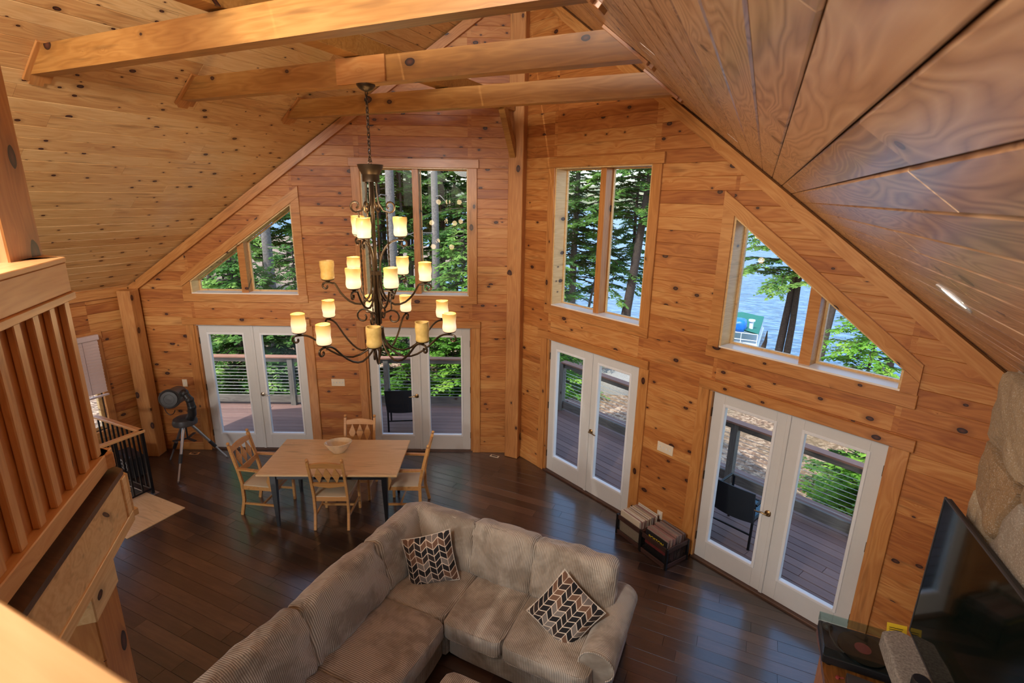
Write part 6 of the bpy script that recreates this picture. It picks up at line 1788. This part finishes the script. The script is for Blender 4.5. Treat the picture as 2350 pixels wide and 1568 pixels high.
# bushes behind the deck railings
BG = None
for i, (x, y_, sc, lab, mt_, kd) in enumerate([
    (-7.0, .6, 1.25, 'dark hemlock bush left behind the railing of the leftmost door', 'leaf', 'bush2'),
    (-6.3, 1.6, 1.2, 'dark hemlock bush in the middle of the leftmost door', 'leaf', 'bush2'),
    (-5.4, 1.9, 1.15, 'hemlock bush behind the railing post of the leftmost door', 'leaf', 'bush2'),
    (-8.3, 1.3, 1.3, 'hemlock bush at the far left behind the railing', 'leaf', 'bush2'),
    (-4.0, 2.6, 1.0, 'bright hemlock bush behind the patio chair of the second door', 'leafb', 'bush2'),
    (-3.0, 3.0, .95, 'bright hemlock bush left of the handle of the second door', 'leafb', 'bush'),
    (-2.15, 3.4, 1.15, 'bright hemlock bush right in the second door', 'leafb', 'bush2'),
    (-1.4, 4.2, .9, 'bright hemlock bush at the right edge of the second door', 'leafb', 'bush2'),
    (-3.6, 4.6, 1.3, 'deep green hemlock bush farther behind the second door', 'leaf', 'bush2'),
    (-2.0, 6.0, 1.3, 'deep green hemlock far behind the second door', 'leaf', 'bush2')]):
    tree(kd, x, y_, lab, BG, sc, .04, None, 'barkd', (0, 0), i*1.3, 'hemlock_bush', 'bush', mt_, z=-.95)
tree('bush', 5.15, 1.15, 'low bright hemlock bush behind the cables of the rightmost door', None, .95, .03, None, 'barkd', (0, 0), .2, 'hemlock_bush', 'bush', 'leafb', z=-.95, zs=.75)
tree('bush', 5.85, 1.25, 'second bright hemlock bush behind the cables of the rightmost door, farther right', None, 1.0, .03, None, 'barkd', (0, 0), 2.2, 'hemlock_bush', 'bush', 'leafb', z=-.95, zs=.8)
tree('bush', 5.5, 2.3, 'deep green bush behind the bright ones at the rightmost door', None, 1.15, .03, None, 'barkd', (0, 0), 4.2, 'hemlock_bush', 'bush', 'leaf', z=-.95, zs=.9)

# ================================================================== pontoon boat
MBt = T(2.7, 22.9, WL) @ RZ(R(-3))
t = thing('pontoon_boat', 'white pontoon boat with a green canvas cover on the lake', 'boat', MBt)
for s in (-.85, .85):
    b = MB(); b.tube([(s, -2.7, .1), (s, -2.3, .1), (s, 2.2, .1), (s, 2.7, .2)], [.10, .26, .26, .08], 12); b.build('pontoon', M['alu'], t, MBt, True)
b = MB(); b.box(-1.15, 1.15, -2.4, 2.4, .32, .40, None, .01); b.build('deck_floor', M['boatwhite'], t, MBt)
b = MB(); b.box(-1.2, 1.2, -2.42, 2.42, .24, .33, None, .01); b.build('rub_rail', M['boatwhite'], t, MBt)
b = MB()
for s in (-1.1, 1.1):
    for z in (.62, .95): b.tube([(s, -2.3, z), (s, 2.3, z)], .022, 6)
    for k in range(6): b.tube([(s, -2.3+k*.92, .4), (s, -2.3+k*.92, .95)], .02, 6)
for yy in (-2.3, 2.3):
    for z in (.62, .95): b.tube([(-1.1, yy, z), (1.1, yy, z)], .022, 6)
    for k in range(4): b.tube([(-1.1+k*.733, yy, .4), (-1.1+k*.733, yy, .95)], .02, 6)
b.build('guard_rails', M['boatwhite'], t, MBt, True)
vs = []; fs = []
for j in range(9):
    for i in range(7):
        u, v = i/6*2-1, j/8*2-1; vs.append((u*1.14, -.1+v*2.2, 1.0+.12*(1-u*u)+.03*math.sin(i*2+j)))
for j in range(8):
    for i in range(6): k = j*7+i; fs.append((k, k+1, k+8, k+7))
k0 = len(vs); vs += [(p[0], p[1], p[2]-.05) for p in vs[:]]; fs += [tuple(q_+k0 for q_ in f[::-1]) for f in fs[:]]
b = MB(); b.add(vs, fs); b.build('canvas_cover', M['canvas'], t, MBt, True)
cushion_mesh(.42, .45, .28, .18, .05, 55, 8, .03).build('blue_tarp', M['tarp'], t, MBt @ T(.10, -1.9, 1.25), True)
b = MB(); b.lathe([(.0001, 0), (.10, 0), (.10, .45), (.16, .47), (.16, .55), (.0001, .56)], 16, T(.72, -1.5, .95)); b.build('helm_post', M['boatwhite'], t, MBt, True)
